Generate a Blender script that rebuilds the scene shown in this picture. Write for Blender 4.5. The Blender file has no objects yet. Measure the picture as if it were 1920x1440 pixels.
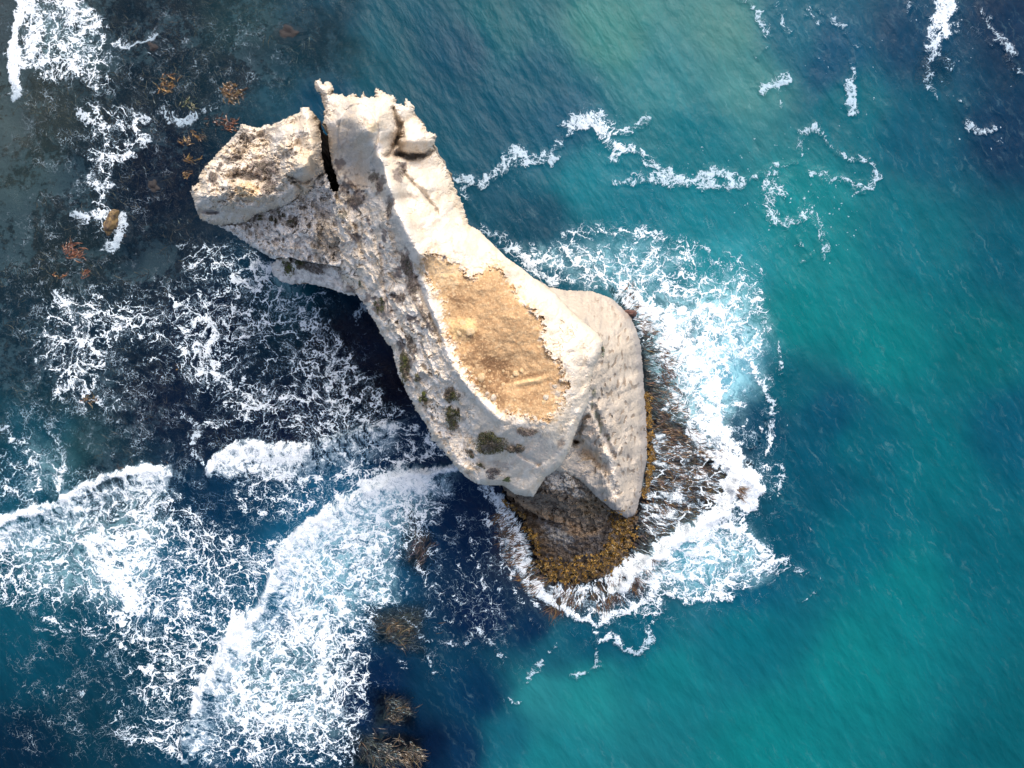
import bpy, math, random
import numpy as np
from mathutils import Vector

random.seed(7); np.random.seed(7)
SC = bpy.context.scene
COL = SC.collection
R = math.radians

# ------------------------------------------------------------------ camera, sky, sun, exposure
CAMH = 72.0            # drone height above the sea (m)
S = 0.05               # metres per photograph pixel at sea level
cam_d = bpy.data.cameras.new('drone_camera')
cam = bpy.data.objects.new('drone_camera', cam_d); COL.objects.link(cam)
cam.location = (0, 0, CAMH); cam.rotation_euler = (0, 0, 0)
cam_d.sensor_width = 36.0; cam_d.lens = 36.0 * CAMH / (1920 * S)
cam_d.clip_start = 0.5; cam_d.clip_end = 8000
SC.camera = cam

SUN_EL, SUN_AZ = R(53), R(17)      # azimuth clockwise from north (= up in the picture)
w = bpy.data.worlds.new('World'); SC.world = w; w.use_nodes = True
wt = w.node_tree; wt.nodes.clear()
sky = wt.nodes.new('ShaderNodeTexSky'); sky.sky_type = 'NISHITA'; sky.sun_disc = False
sky.sun_elevation = SUN_EL; sky.sun_rotation = SUN_AZ
sky.air_density = 1.0; sky.dust_density = 7.0; sky.ozone_density = 1.0
bg = wt.nodes.new('ShaderNodeBackground'); bg.inputs[1].default_value = 0.15
wo = wt.nodes.new('ShaderNodeOutputWorld')
wt.links.new(sky.outputs[0], bg.inputs[0]); wt.links.new(bg.outputs[0], wo.inputs[0])
sd_ = bpy.data.lights.new('sun', 'SUN'); sd_.energy = .68; sd_.angle = R(20); sd_.color = (1.0, 0.97, 0.925)
sun = bpy.data.objects.new('sun', sd_); COL.objects.link(sun)
d = Vector((math.sin(SUN_AZ) * math.cos(SUN_EL), math.cos(SUN_AZ) * math.cos(SUN_EL), math.sin(SUN_EL)))
sun.rotation_euler = (-d).to_track_quat('-Z', 'Y').to_euler(); sun.location = d * 150
SC.view_settings.view_transform = 'Standard'; SC.view_settings.look = 'None'
SC.view_settings.exposure = 0.82; SC.view_settings.gamma = 1.0; SC.view_settings.use_curve_mapping = False
SC.cycles.transparent_max_bounces = 8; SC.cycles.max_bounces = 5

# ------------------------------------------------------------------ numpy helpers
def W(u, v, h=0.0):
    k = S * (1 - h / CAMH)
    return (u - 960) * k, (720 - v) * k, h

_rng = np.random.RandomState(11)
_PERM = _rng.permutation(1024); _ANG = _rng.rand(1024) * 2 * np.pi
_GX, _GY = np.cos(_ANG).astype('f4'), np.sin(_ANG).astype('f4')
def perlin(x, y, seed=0):
    x = np.asarray(x, 'f4') + seed * 17.31; y = np.asarray(y, 'f4') + seed * 5.77
    xi = np.floor(x).astype('i4'); yi = np.floor(y).astype('i4'); xf = x - xi; yf = y - yi
    def g(ix, iy, fx, fy):
        k = _PERM[(_PERM[ix & 1023] + iy) & 1023]
        return _GX[k] * fx + _GY[k] * fy
    ux = xf * xf * xf * (xf * (xf * 6 - 15) + 10); uy = yf * yf * yf * (yf * (yf * 6 - 15) + 10)
    a = g(xi, yi, xf, yf); b = g(xi + 1, yi, xf - 1, yf); c = g(xi, yi + 1, xf, yf - 1); d = g(xi + 1, yi + 1, xf - 1, yf - 1)
    return ((a + (b - a) * ux) + ((c + (d - c) * ux) - (a + (b - a) * ux)) * uy) * 1.5
def fbm(x, y, o=4, seed=0, g=0.5, l=2.03):
    r = 0; a = 1.0; t = 0
    for i in range(o):
        r = r + a * perlin(x, y, seed + i * 3); t += a; a *= g; x = x * l; y = y * l
    return r / t
def ridged(x, y, o=4, seed=0):
    r = 0; a = 1.0; t = 0
    for i in range(o):
        r = r + a * (1 - np.abs(perlin(x, y, seed + i * 3)) * 1.6); t += a; a *= .5; x = x * 2.03; y = y * 2.03
    return r / t
def sst(a, b, x):
    t = np.clip((x - a) / (b - a), 0, 1); return t * t * (3 - 2 * t)
def lerp(a, b, t): return a + (b - a) * t
def seg_dist(U, V, pts, closed=False):
    best = np.full(U.shape, 1e9, 'f4'); P = list(pts)
    if closed: P = P + [P[0]]
    for (x0, y0), (x1, y1) in zip(P[:-1], P[1:]):
        dx, dy = x1 - x0, y1 - y0; L = dx * dx + dy * dy + 1e-9
        t = np.clip(((U - x0) * dx + (V - y0) * dy) / L, 0, 1)
        np.minimum(best, (U - x0 - t * dx) ** 2 + (V - y0 - t * dy) ** 2, out=best)
    return np.sqrt(best)
def inside(U, V, pts):
    r = np.zeros(U.shape, bool); n = len(pts)
    for i in range(n):
        x0, y0 = pts[i]; x1, y1 = pts[(i + 1) % n]
        if y0 == y1: continue
        r ^= ((y0 > V) != (y1 > V)) & (U < (x1 - x0) * (V - y0) / (y1 - y0) + x0)
    return r
def sdist(U, V, pts):
    d = seg_dist(U, V, pts, True); return np.where(inside(U, V, pts), -d, d)
def near(U, V, pts):          # arclength, distance and signed side of the closest point of a line
    best = np.full(U.shape, 1e9, 'f4'); s = np.zeros(U.shape, 'f4'); side = np.zeros(U.shape, 'f4'); acc = 0
    for (x0, y0), (x1, y1) in zip(pts[:-1], pts[1:]):
        dx, dy = x1 - x0, y1 - y0; L = math.hypot(dx, dy)
        t = np.clip(((U - x0) * dx + (V - y0) * dy) / (L * L), 0, 1)
        d2 = (U - x0 - t * dx) ** 2 + (V - y0 - t * dy) ** 2; m = d2 < best
        best[m] = d2[m]; s[m] = (acc + t * L)[m]; side[m] = np.sign(dx * (V - y0) - dy * (U - x0))[m]; acc += L
    return s, np.sqrt(best), side
def tps(U, V, cps):
    c = np.array(cps, float); P = c[:, :2] / 100; n = len(P)
    def phi(r2): return np.where(r2 > 1e-9, 0.5 * r2 * np.log(r2 + 1e-12), 0)
    K = phi(((P[:, None] - P[None]) ** 2).sum(-1)) + np.eye(n) * 0.002
    Q = np.c_[np.ones(n), P]; A = np.block([[K, Q], [Q.T, np.zeros((3, 3))]])
    sol = np.linalg.solve(A, np.r_[c[:, 2], 0, 0, 0])
    u = U / 100; v = V / 100; r = sol[n] + sol[n + 1] * u + sol[n + 2] * v
    for i in range(n): r = r + sol[i] * phi((u - P[i, 0]) ** 2 + (v - P[i, 1]) ** 2)
    return r.astype('f4')
def lin(c): c = np.array(c, float) / 255; return np.where(c < .04045, c / 12.92, ((c + .055) / 1.055) ** 2.4)

# ------------------------------------------------------------------ blender helpers
def tag(o, label=None, cat=None, group=None, kind=None):
    for k, x in (('label', label), ('category', cat), ('group', group), ('kind', kind)):
        if x: o[k] = x
    return o
def link(name, me, mat=None, parent=None):
    o = bpy.data.objects.new(name, me); COL.objects.link(o)
    if mat: me.materials.append(mat)
    if parent: o.parent = parent
    return o
def empty(name, loc, rz=0):
    o = bpy.data.objects.new(name, None); COL.objects.link(o); o.location = loc; o.rotation_euler = (0, 0, rz)
    o.empty_display_size = .3; return o
def np_mesh(name, co, quads, cols=None, smooth=False, attrs=None, vecs=None):
    me = bpy.data.meshes.new(name); n = len(co); q = np.asarray(quads, 'i4'); k = q.shape[1]
    me.vertices.add(n); me.vertices.foreach_set('co', np.asarray(co, 'f4').ravel())
    me.loops.add(q.size); me.loops.foreach_set('vertex_index', q.ravel())
    me.polygons.add(len(q)); me.polygons.foreach_set('loop_start', np.arange(0, q.size, k, dtype='i4'))
    if smooth: me.polygons.foreach_set('use_smooth', np.ones(len(q), bool))
    me.update(calc_edges=True)
    if not smooth: me.shade_flat()
    if cols is not None:
        a = me.color_attributes.new('col', 'FLOAT_COLOR', 'POINT')
        a.data.foreach_set('color', np.c_[cols, np.ones(n)].astype('f4').ravel())
    for nm, arr in (attrs or {}).items():
        a = me.attributes.new(nm, 'FLOAT', 'POINT'); a.data.foreach_set('value', np.asarray(arr, 'f4').ravel())
    for nm, arr in (vecs or {}).items():
        a = me.attributes.new(nm, 'FLOAT_VECTOR', 'POINT'); a.data.foreach_set('vector', np.asarray(arr, 'f4').ravel())
    return me
class NT:
    def __init__(s, name):
        s.m = bpy.data.materials.new(name); s.m.use_nodes = True; s.t = s.m.node_tree; s.t.nodes.clear()
        s.out = s.t.nodes.new('ShaderNodeOutputMaterial')
    def n(s, typ, ins=None, **kw):
        nd = s.t.nodes.new('ShaderNode' + typ)
        for k, x in kw.items(): setattr(nd, k, x)
        for k, x in (ins or {}).items():
            i = nd.inputs[k]
            if isinstance(x, bpy.types.NodeSocket): s.t.links.new(x, i)
            else: i.default_value = x
        return nd
    def m_(s, op, a, b=0.0, c=0.0, clamp=False):
        return s.n('Math', {0: a, 1: b, 2: c}, operation=op, use_clamp=clamp).outputs[0]
    def v_(s, op, a, b=(0, 0, 0), sc=None):
        nd = s.n('VectorMath', {0: a, 1: b}, operation=op)
        if sc is not None: s.t.links.new(sc, nd.inputs['Scale']) if isinstance(sc, bpy.types.NodeSocket) else setattr(nd.inputs['Scale'], 'default_value', sc)
        return nd.outputs[0]
    def mix(s, f, a, b, bt='MIX'):
        nd = s.n('Mix', data_type='RGBA', blend_type=bt)
        for i, x in ((0, f), (6, a), (7, b)):
            if isinstance(x, bpy.types.NodeSocket): s.t.links.new(x, nd.inputs[i])
            else: nd.inputs[i].default_value = x if i == 0 else (*x[:3], 1)
        return nd.outputs[2]
    def mr(s, v, a, b, c=0.0, d=1.0, smooth=True):
        return s.n('MapRange', {0: v, 1: a, 2: b, 3: c, 4: d}, interpolation_type='SMOOTHSTEP' if smooth else 'LINEAR').outputs[0]
    def att(s, name, what='Fac'): return s.n('Attribute', attribute_name=name).outputs[what]
    def noise(s, vec, sc, det=3, rough=.55, out=0, dist=0.0):
        return s.n('TexNoise', {'Vector': vec, 'Scale': sc, 'Detail': det, 'Roughness': rough, 'Distortion': dist}).outputs[out]
    def done(s, shader): s.t.links.new(shader, s.out.inputs[0]); return s.m

# ------------------------------------------------------------------ materials
def mat_rock():
    t = NT('limestone'); P = t.n('NewGeometry').outputs['Position']
    c = t.att('col', 'Color')
    n1 = t.noise(P, 5.0, 6, .65); n2 = t.noise(P, 17, 4, .6)
    f = t.m_('MULTIPLY', t.mr(n1, .3, .72, .84, 1.12, False), t.mr(n2, .3, .7, .9, 1.08, False))
    c2 = t.v_('SCALE', c, sc=f)
    sp = t.n('TexVoronoi', {'Vector': t.v_('MULTIPLY', P, (1, 1, .5)), 'Scale': 3.2}, feature='F1').outputs[0]
    bp = t.n('Bump', {'Strength': .4, 'Distance': .09, 'Height': t.m_('ADD', t.noise(P, 4, 8, .68), t.m_('MULTIPLY', sp, .25))}).outputs[0]
    b = t.n('BsdfPrincipled', {'Base Color': c2, 'Roughness': t.att('rough'), 'Specular IOR Level': .25, 'Normal': bp})
    return t.done(b.outputs[0])
def mat_leafy(name, rough=.7, spec=.25, trans=0):
    t = NT(name); c = t.att('col', 'Color'); P = t.n('NewGeometry').outputs['Position']
    c2 = t.v_('SCALE', c, sc=t.mr(t.noise(P, 9, 3), .3, .7, .75, 1.25, False))
    b = t.n('BsdfPrincipled', {'Base Color': c2, 'Roughness': rough, 'Specular IOR Level': spec})
    return t.done(b.outputs[0])
def mat_stone(name, a, b_, sc=2.5):
    t = NT(name); P = t.n('TexCoord').outputs['Object']
    c = t.mix(t.mr(t.noise(P, sc, 6, .7), .35, .65), a, b_)
    bp = t.n('Bump', {'Strength': .8, 'Distance': .08, 'Height': t.noise(P, 6, 8, .7)}).outputs[0]
    return t.done(t.n('BsdfPrincipled', {'Base Color': c, 'Roughness': .85, 'Normal': bp}).outputs[0])
def mat_seabed():
    t = NT('reef_and_sand'); P = t.n('NewGeometry').outputs['Position']
    reef = t.att('reef')
    n = t.noise(P, .22, 8, .68, dist=.4); n2 = t.noise(P, 1.6, 6, .7)
    k = t.m_('ADD', t.m_('SUBTRACT', reef, .5), t.m_('MULTIPLY', t.m_('SUBTRACT', n, .5), 2.6))
    k = t.m_('ADD', k, t.m_('MULTIPLY', t.m_('SUBTRACT', n2, .5), 2.0))
    m = t.mr(k, -.12, .22)
    weed = t.mix(t.mr(t.noise(P, .9, 6, .75), .42, .64), (.006, .008, .012), (.040, .028, .022))
    weed = t.mix(t.mr(t.noise(P, 2.7, 4, .7), .56, .68), weed, (.085, .052, .032))
    sand = t.mix(t.noise(P, .5, 5), (.12, .145, .14), (.055, .072, .08))
    c = t.mix(m, sand, weed)
    bp = t.n('Bump', {'Strength': 1, 'Distance': .3, 'Height': n2}).outputs[0]
    return t.done(t.n('BsdfPrincipled', {'Base Color': c, 'Roughness': 1, 'Specular IOR Level': .1, 'Normal': bp}).outputs[0])
def mat_water():
    t = NT('sea_water'); P = t.n('NewGeometry').outputs['Position']
    wc = t.att('col', 'Color'); D = t.att('foam'); A = t.att('aer'); CL = t.att('clear'); SW = t.att('strk'); SR = t.att('sr', 'Vector')
    P = t.v_('MULTIPLY', P, (1, 1, 0))
    # patterns live on a warped plane
    nz = t.v_('SUBTRACT', t.noise(P, .16, 3, .5, 1), (.5, .5, .5)); nb = t.v_('SUBTRACT', t.noise(P, .75, 3, .6, 1), (.5, .5, .5))
    nc = t.v_('SUBTRACT', t.noise(P, 3.0, 3, .6, 1), (.5, .5, .5))
    Wp = t.v_('ADD', t.v_('ADD', P, t.v_('SCALE', nz, sc=7.0)), t.v_('ADD', t.v_('SCALE', nb, sc=2.4), t.v_('SCALE', nc, sc=.5)))
    Wp = t.v_('MULTIPLY', Wp, (1, 1, 0))
    def edge(vec, sc, sx=1.0, sy=1.0):
        return t.n('TexVoronoi', {'Vector': t.v_('MULTIPLY', vec, (sx, sy, 0)), 'Scale': sc}, feature='DISTANCE_TO_EDGE', voronoi_dimensions='2D').outputs[0]
    big = t.noise(P, .28, 4, .6); med = t.noise(P, 1.1, 5, .62); fin = t.noise(P, 4.2, 4, .6)
    Dm = t.m_('ADD', D, t.m_('MULTIPLY', t.m_('SUBTRACT', big, .5), .55))
    Dm = t.m_('ADD', Dm, t.m_('MULTIPLY', t.m_('SUBTRACT', med, .5), .90))
    Dm = t.m_('ADD', Dm, t.m_('MULTIPLY', t.m_('SUBTRACT', fin, .5), .42))
    Dm = t.m_('MULTIPLY', Dm, t.mr(D, .02, .14))
    e1 = edge(Wp, .60); e2 = edge(Wp, 1.65); e3 = edge(Wp, 4.2)
    def layer(e, lo, k, soft, pw=1.5):
        th = t.m_('MULTIPLY', t.m_('POWER', t.m_('MAXIMUM', t.m_('SUBTRACT', Dm, lo), 0.0), pw), k)
        return t.m_('DIVIDE', t.m_('SUBTRACT', th, e), soft, clamp=True)
    f1 = layer(e1, .12, .34, .030); f2 = layer(e2, .22, .62, .07); f3 = layer(e3, .36, 1.0, .13)
    TH = t.att('thin')
    fine_v = t.v_('ADD', Wp, t.v_('SCALE', nc, sc=.5))
    tv = t.m_('MULTIPLY', TH, t.mr(t.noise(P, .5, 5, .65), .36, .66, 0, 1.5))
    e4 = edge(t.v_('ADD', Wp, t.v_('SCALE', nb, sc=1.2)), .8); e5 = edge(fine_v, 1.9)
    fil = t.m_('MAXIMUM', t.m_('DIVIDE', t.m_('SUBTRACT', t.m_('MULTIPLY', tv, .034), e4), .030, clamp=True), t.m_('DIVIDE', t.m_('SUBTRACT', t.m_('MULTIPLY', t.m_('SUBTRACT', tv, .35), .050), e5), .05, clamp=True))
    fil = t.m_('MULTIPLY', fil, .75)
    v1 = layer(e1, .06, .55, .16); v2 = layer(e2, .16, .75, .30); v3 = layer(e3, .30, 1.0, .5)
    veil = t.m_('MULTIPLY', t.m_('MAXIMUM', t.m_('MAXIMUM', v1, v2), v3), t.mr(t.noise(P, .6, 5, .6), .35, .65, .06, .36))
    solid = t.mr(Dm, .80, 1.25)
    web = t.m_('MAXIMUM', t.m_('MAXIMUM', f1, f2), t.m_('MAXIMUM', f3, solid)); web = t.m_('MAXIMUM', web, t.m_('MAXIMUM', veil, fil))
    # streaks that run away from the rock foot and the breaking crests
    sw = t.v_('ADD', SR, t.v_('SCALE', nb, sc=.8)); sw = t.v_('ADD', sw, t.v_('SCALE', nc, sc=.16))
    s1 = t.n('TexNoise', {'Vector': t.v_('MULTIPLY', sw, (1.8, .46, 0)), 'Scale': 1.0, 'Detail': 5, 'Roughness': .62}).outputs[0]
    s2 = edge(sw, 1.0, 2.0, .5)
    st = t.m_('DIVIDE', t.m_('SUBTRACT', t.m_('ADD', s1, t.m_('MULTIPLY', Dm, .42)), .62), .14, clamp=True)
    st2 = t.m_('DIVIDE', t.m_('SUBTRACT', t.m_('MULTIPLY', t.m_('MAXIMUM', Dm, 0.0), .17), s2), .05, clamp=True)
    st = t.m_('MAXIMUM', t.m_('MAXIMUM', st, st2), solid)
    foam = t.m_('ADD', t.m_('MULTIPLY', web, t.m_('SUBTRACT', 1.0, SW)), t.m_('MULTIPLY', st, SW))
    foam = t.m_('MULTIPLY', foam, t.mr(t.m_('ADD', D, TH), .03, .12))
    bub = t.n('TexVoronoi', {'Vector': Wp, 'Scale': 6.5}, feature='DISTANCE_TO_EDGE', voronoi_dimensions='2D').outputs[0]
    foam = t.m_('MULTIPLY', foam, t.m_('SUBTRACT', 1.0, t.m_('MULTIPLY', t.mr(bub, .08, .45), t.mr(t.noise(P, 1.7, 4, .6), .4, .62, .55, .05))))
    # drifting specks of foam
    spk = t.n('TexVoronoi', {'Vector': t.v_('ADD', P, t.v_('SCALE', nc, sc=.5)), 'Scale': 2.1}, feature='F1', voronoi_dimensions='2D').outputs[0]
    spm = t.m_('MULTIPLY', t.mr(spk, .17, .10), t.mr(t.m_('ADD', med, t.m_('MULTIPLY', t.att('speck'), .5)), .74, .80))
    foam = t.m_('MAXIMUM', foam, t.m_('MULTIPLY', spm, .8))
    # thin film of spent foam
    film = t.m_('MULTIPLY', A, t.mr(t.noise(Wp, 1.1, 5, .65), .38, .66, .15, 1.0))
    # wind ripples, crests running upper left to lower right
    rot = t.n('VectorRotate', {'Vector': P, 'Angle': R(57)}, rotation_type='Z_AXIS').outputs[0]
    rip = t.n('TexNoise', {'Vector': t.v_('MULTIPLY', rot, (.55, 1.75, 0)), 'Scale': 1.0, 'Detail': 6, 'Roughness': .62, 'Distortion': .4}).outputs[0]
    rip2 = t.n('TexNoise', {'Vector': t.v_('MULTIPLY', rot, (.12, .3, 0)), 'Scale': 1.0, 'Detail': 4, 'Roughness': .6, 'Distortion': .6}).outputs[0]
    tone = t.m_('MULTIPLY', t.mr(rip2, .3, .72, .91, 1.09, False), t.mr(rip, .3, .75, .92, 1.10, False))
    wcol = t.v_('SCALE', wc, sc=tone)
    rotw = t.v_('ADD', rot, t.v_('SCALE', nb, sc=1.6))
    rip3 = t.n('TexNoise', {'Vector': t.v_('MULTIPLY', rotw, (.6, 2.6, 0)), 'Scale': 1.0, 'Detail': 6, 'Roughness': .7}).outputs[0]
    sky_streak = t.m_('MULTIPLY', t.mr(rip3, .50, .80), t.m_('MULTIPLY', t.mr(rip2, .40, .62, .15, 1.0), t.att('sky_streak')))
    wcol = t.mix(sky_streak, wcol, (.22, .38, .42))  # pale sky reflections on the ripples, painted into the water colour
    wcol = t.mix(film, wcol, (.33, .62, .70))
    fcol = t.mix(t.m_('POWER', foam, 1.5), (.26, .46, .62), (.68, .73, .77))
    SF = t.att('surf'); foam = t.m_('MULTIPLY', foam, t.m_('ADD', .66, t.m_('MULTIPLY', SF, .34)))
    fcol = t.mix(SF, (.50, .64, .76), fcol)
    base = t.mix(foam, wcol, fcol)
    hgt = t.m_('ADD', t.m_('MULTIPLY', rip, .16), t.m_('ADD', t.m_('MULTIPLY', foam, .10), t.m_('MULTIPLY', fin, .05)))
    hgt = t.m_('ADD', hgt, t.m_('MULTIPLY', t.m_('MULTIPLY', med, D), .5))
    bp = t.n('Bump', {'Strength': .5, 'Distance': 1.0, 'Height': hgt}).outputs[0]
    b = t.n('BsdfPrincipled', {'Base Color': base, 'Roughness': t.mr(foam, 0, 1, .16, .8, False), 'IOR': 1.33, 'Specular IOR Level': .09, 'Normal': bp})
    tr = t.n('BsdfTransparent', {'Color': (.74, .90, 1.0, 1)})
    fac = t.m_('SUBTRACT', 1.0, t.m_('MULTIPLY', CL, t.m_('SUBTRACT', 1.0, t.m_('MAXIMUM', foam, film))))
    return t.done(t.n('MixShader', {0: fac, 1: tr.outputs[0], 2: b.outputs[0]}).outputs[0])

# ================================================================== THE SEA
# colours of water, bed and the stack's painted-in shadow seen from above, (u, v) -> sRGB
WC = """0 0 70 75 78|20 250 84 98 96|60 300 62 86 88|150 330 26 56 74|300 330 12 38 66|300 60 26 54 72|450 60 45 85 95|600 40 35 78 98
520 150 30 82 102|700 100 30 90 108|850 100 20 80 104|950 40 30 105 116|1150 60 58 138 133|1350 50 70 140 136|1400 150 62 138 138|1250 150 48 132 138
1000 150 22 92 112|1050 230 18 90 115|1300 250 15 118 130|1480 60 20 102 122|1550 100 8 82 112|1700 80 6 68 98|1900 40 5 50 80|1880 250 5 54 84|1720 250 8 90 112
1600 200 10 108 122|1900 480 5 90 108|1700 450 10 112 124|1550 500 18 132 136|1500 380 20 136 140|1300 400 20 128 140|1100 330 25 128 142|940 230 15 85 108
900 390 22 85 108|1000 420 16 76 98|1200 390 18 118 134|1500 600 8 130 132|1650 650 8 128 130|1850 650 4 105 112|1480 720 6 96 112|1550 780 5 82 106|1500 850 5 84 106
1600 830 5 100 115|1750 850 5 110 120|1900 800 5 88 110|1420 790 8 72 98|1600 1000 5 105 120|1480 1000 5 84 106|1540 900 4 84 105|1700 1100 10 125 130|1850 1050 6 100 114
1900 1400 6 98 108|1600 1250 12 128 130|1400 1180 10 112 124|1250 1250 18 126 132|1450 1400 12 128 130|1100 1300 30 138 140|1040 1210 24 100 118|1010 1300 40 140 145
1250 850 55 50 55|1300 870 60 55 60|1240 760 50 50 58|1225 660 60 60 70|1230 960 55 50 60|1180 1070 50 45 55|1280 920 60 52 60|1050 1115 50 50 60|970 1010 40 48 65|1020 1420 25 128 135|950 1380 22 105 122|900 1300 5 52 85|860 1400 8 48 80|900 1150 4 34 70|880 1000 4 38 74|1000 1180 5 45 80|1100 1190 8 85 108|800 1400 4 28 58
650 650 5 24 56|720 720 2 12 40|550 800 6 30 66|650 620 5 20 50|630 540 4 55 80|560 545 12 92 112|480 520 10 60 86|350 480 25 50 70|100 500 40 65 75
50 600 25 66 86|150 650 20 60 86|400 600 8 34 66|300 750 8 34 64|400 800 8 34 64|80 800 20 80 100|140 850 45 95 108|50 900 12 85 110|200 900 15 60 85
400 930 6 52 84|300 1100 15 85 118|600 1050 28 105 142|100 1250 8 68 90|50 1400 4 38 62|150 1350 8 55 75|250 1250 8 58 80|50 1150 12 80 102|450 1400 8 66 98
700 1300 4 34 70|850 950 4 42 80|750 850 6 40 76|1200 500 28 128 145|1350 500 35 148 158|1350 700 90 175 198|1300 1050 50 145 168|1400 1100 8 92 118|650 950 25 100 140
600 200 15 70 98|450 120 28 60 78|480 400 10 45 70|700 950 25 95 135|1200 1180 8 95 115|1040 480 12 90 112|-100 -100 95 105 100|2050 -100 4 40 70|2050 1500 5 85 98|-100 1500 4 40 60"""
WCP = np.array([[float(x) for x in e.split()] for l in WC.split('\n') for e in l.split('|')])
MU0, MV0, MS = -400, -400, 4
mu = np.arange(MU0, 2321, MS, dtype='f4'); mv = np.arange(MV0, 1841, MS, dtype='f4')
MU, MV = np.meshgrid(mu, mv)
def idw():
    cu = MU[::2, ::2]; cv = MV[::2, ::2]
    cu2 = cu + 26 * fbm(cu / 90, cv / 90, 4, 3); cv2 = cv + 26 * fbm(cu / 90, cv / 90, 4, 9)
    acc = np.zeros(cu.shape + (3,), 'f4'); ws = np.zeros(cu.shape, 'f4')
    for r in WCP:
        wgt = 1 / (((cu2 - r[0]) ** 2 + (cv2 - r[1]) ** 2) / 1e4 + .05) ** 1.9
        acc += wgt[..., None] * lin(r[2:5]).astype('f4'); ws += wgt
    c = acc / ws[..., None]
    return np.repeat(np.repeat(c, 2, 0), 2, 1)[:MU.shape[0], :MU.shape[1]]
wcol = idw(); rt_ = sst(700, 1000, MU)[..., None]; wcol = wcol * (1 - rt_ + rt_ * np.array((1.1, .96, 1.03), 'f4'))
for _ in range(2):
    wcol[1:-1, 1:-1] = (wcol[:-2, 1:-1] + wcol[2:, 1:-1] + wcol[1:-1, :-2] + wcol[1:-1, 2:] + wcol[1:-1, 1:-1] * 2) / 6
FD = np.zeros(MU.shape, 'f4')        # how much foam
def box(b, m):
    i0, i1 = np.clip([int((b[1] - m - MV0) / MS), int((b[3] + m - MV0) / MS) + 1], 0, MU.shape[0])
    j0, j1 = np.clip([int((b[0] - m - MU0) / MS), int((b[2] + m - MU0) / MS) + 1], 0, MU.shape[1])
    return slice(i0, i1), slice(j0, j1)
def bb(p): return min(x for x, _ in p), min(y for _, y in p), max(x for x, _ in p), max(y for _, y in p)
def stroke(F, pts, wd, val, mode='max'):
    sl = box(bb(pts), wd * 2.2)
    if MU[sl].size == 0: return
    u = MU[sl]; v = MV[sl]
    dd = seg_dist(u + (6 + wd * .8) * fbm(u / 22, v / 22, 4, 5), v + (6 + wd * .8) * fbm(u / 22, v / 22, 4, 8), pts if len(pts) > 1 else pts * 2)
    x = val * (1 - sst(wd * .35, wd * 1.5, dd))
    F[sl] = np.maximum(F[sl], x) if mode == 'max' else F[sl] * (1 - x) if mode == 'cut' else F[sl] + x
def area(F, pts, val, soft=22, mode='max'):
    sl = box(bb(pts), soft * 2); u = MU[sl]; v = MV[sl]
    dd = sdist(u + soft * .7 * fbm(u / 40, v / 40, 4, 2), v + soft * .7 * fbm(u / 40, v / 40, 4, 4), pts)
    x = val * (1 - sst(-soft, soft * .6, dd))
    F[sl] = np.maximum(F[sl], x) if mode == 'max' else F[sl] * (1 - x) if mode == 'cut' else F[sl] + x
def P_(s): 
    a = [float(x) for x in s.replace(',', ' ').split()]; return list(zip(a[::2], a[1::2]))
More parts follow.
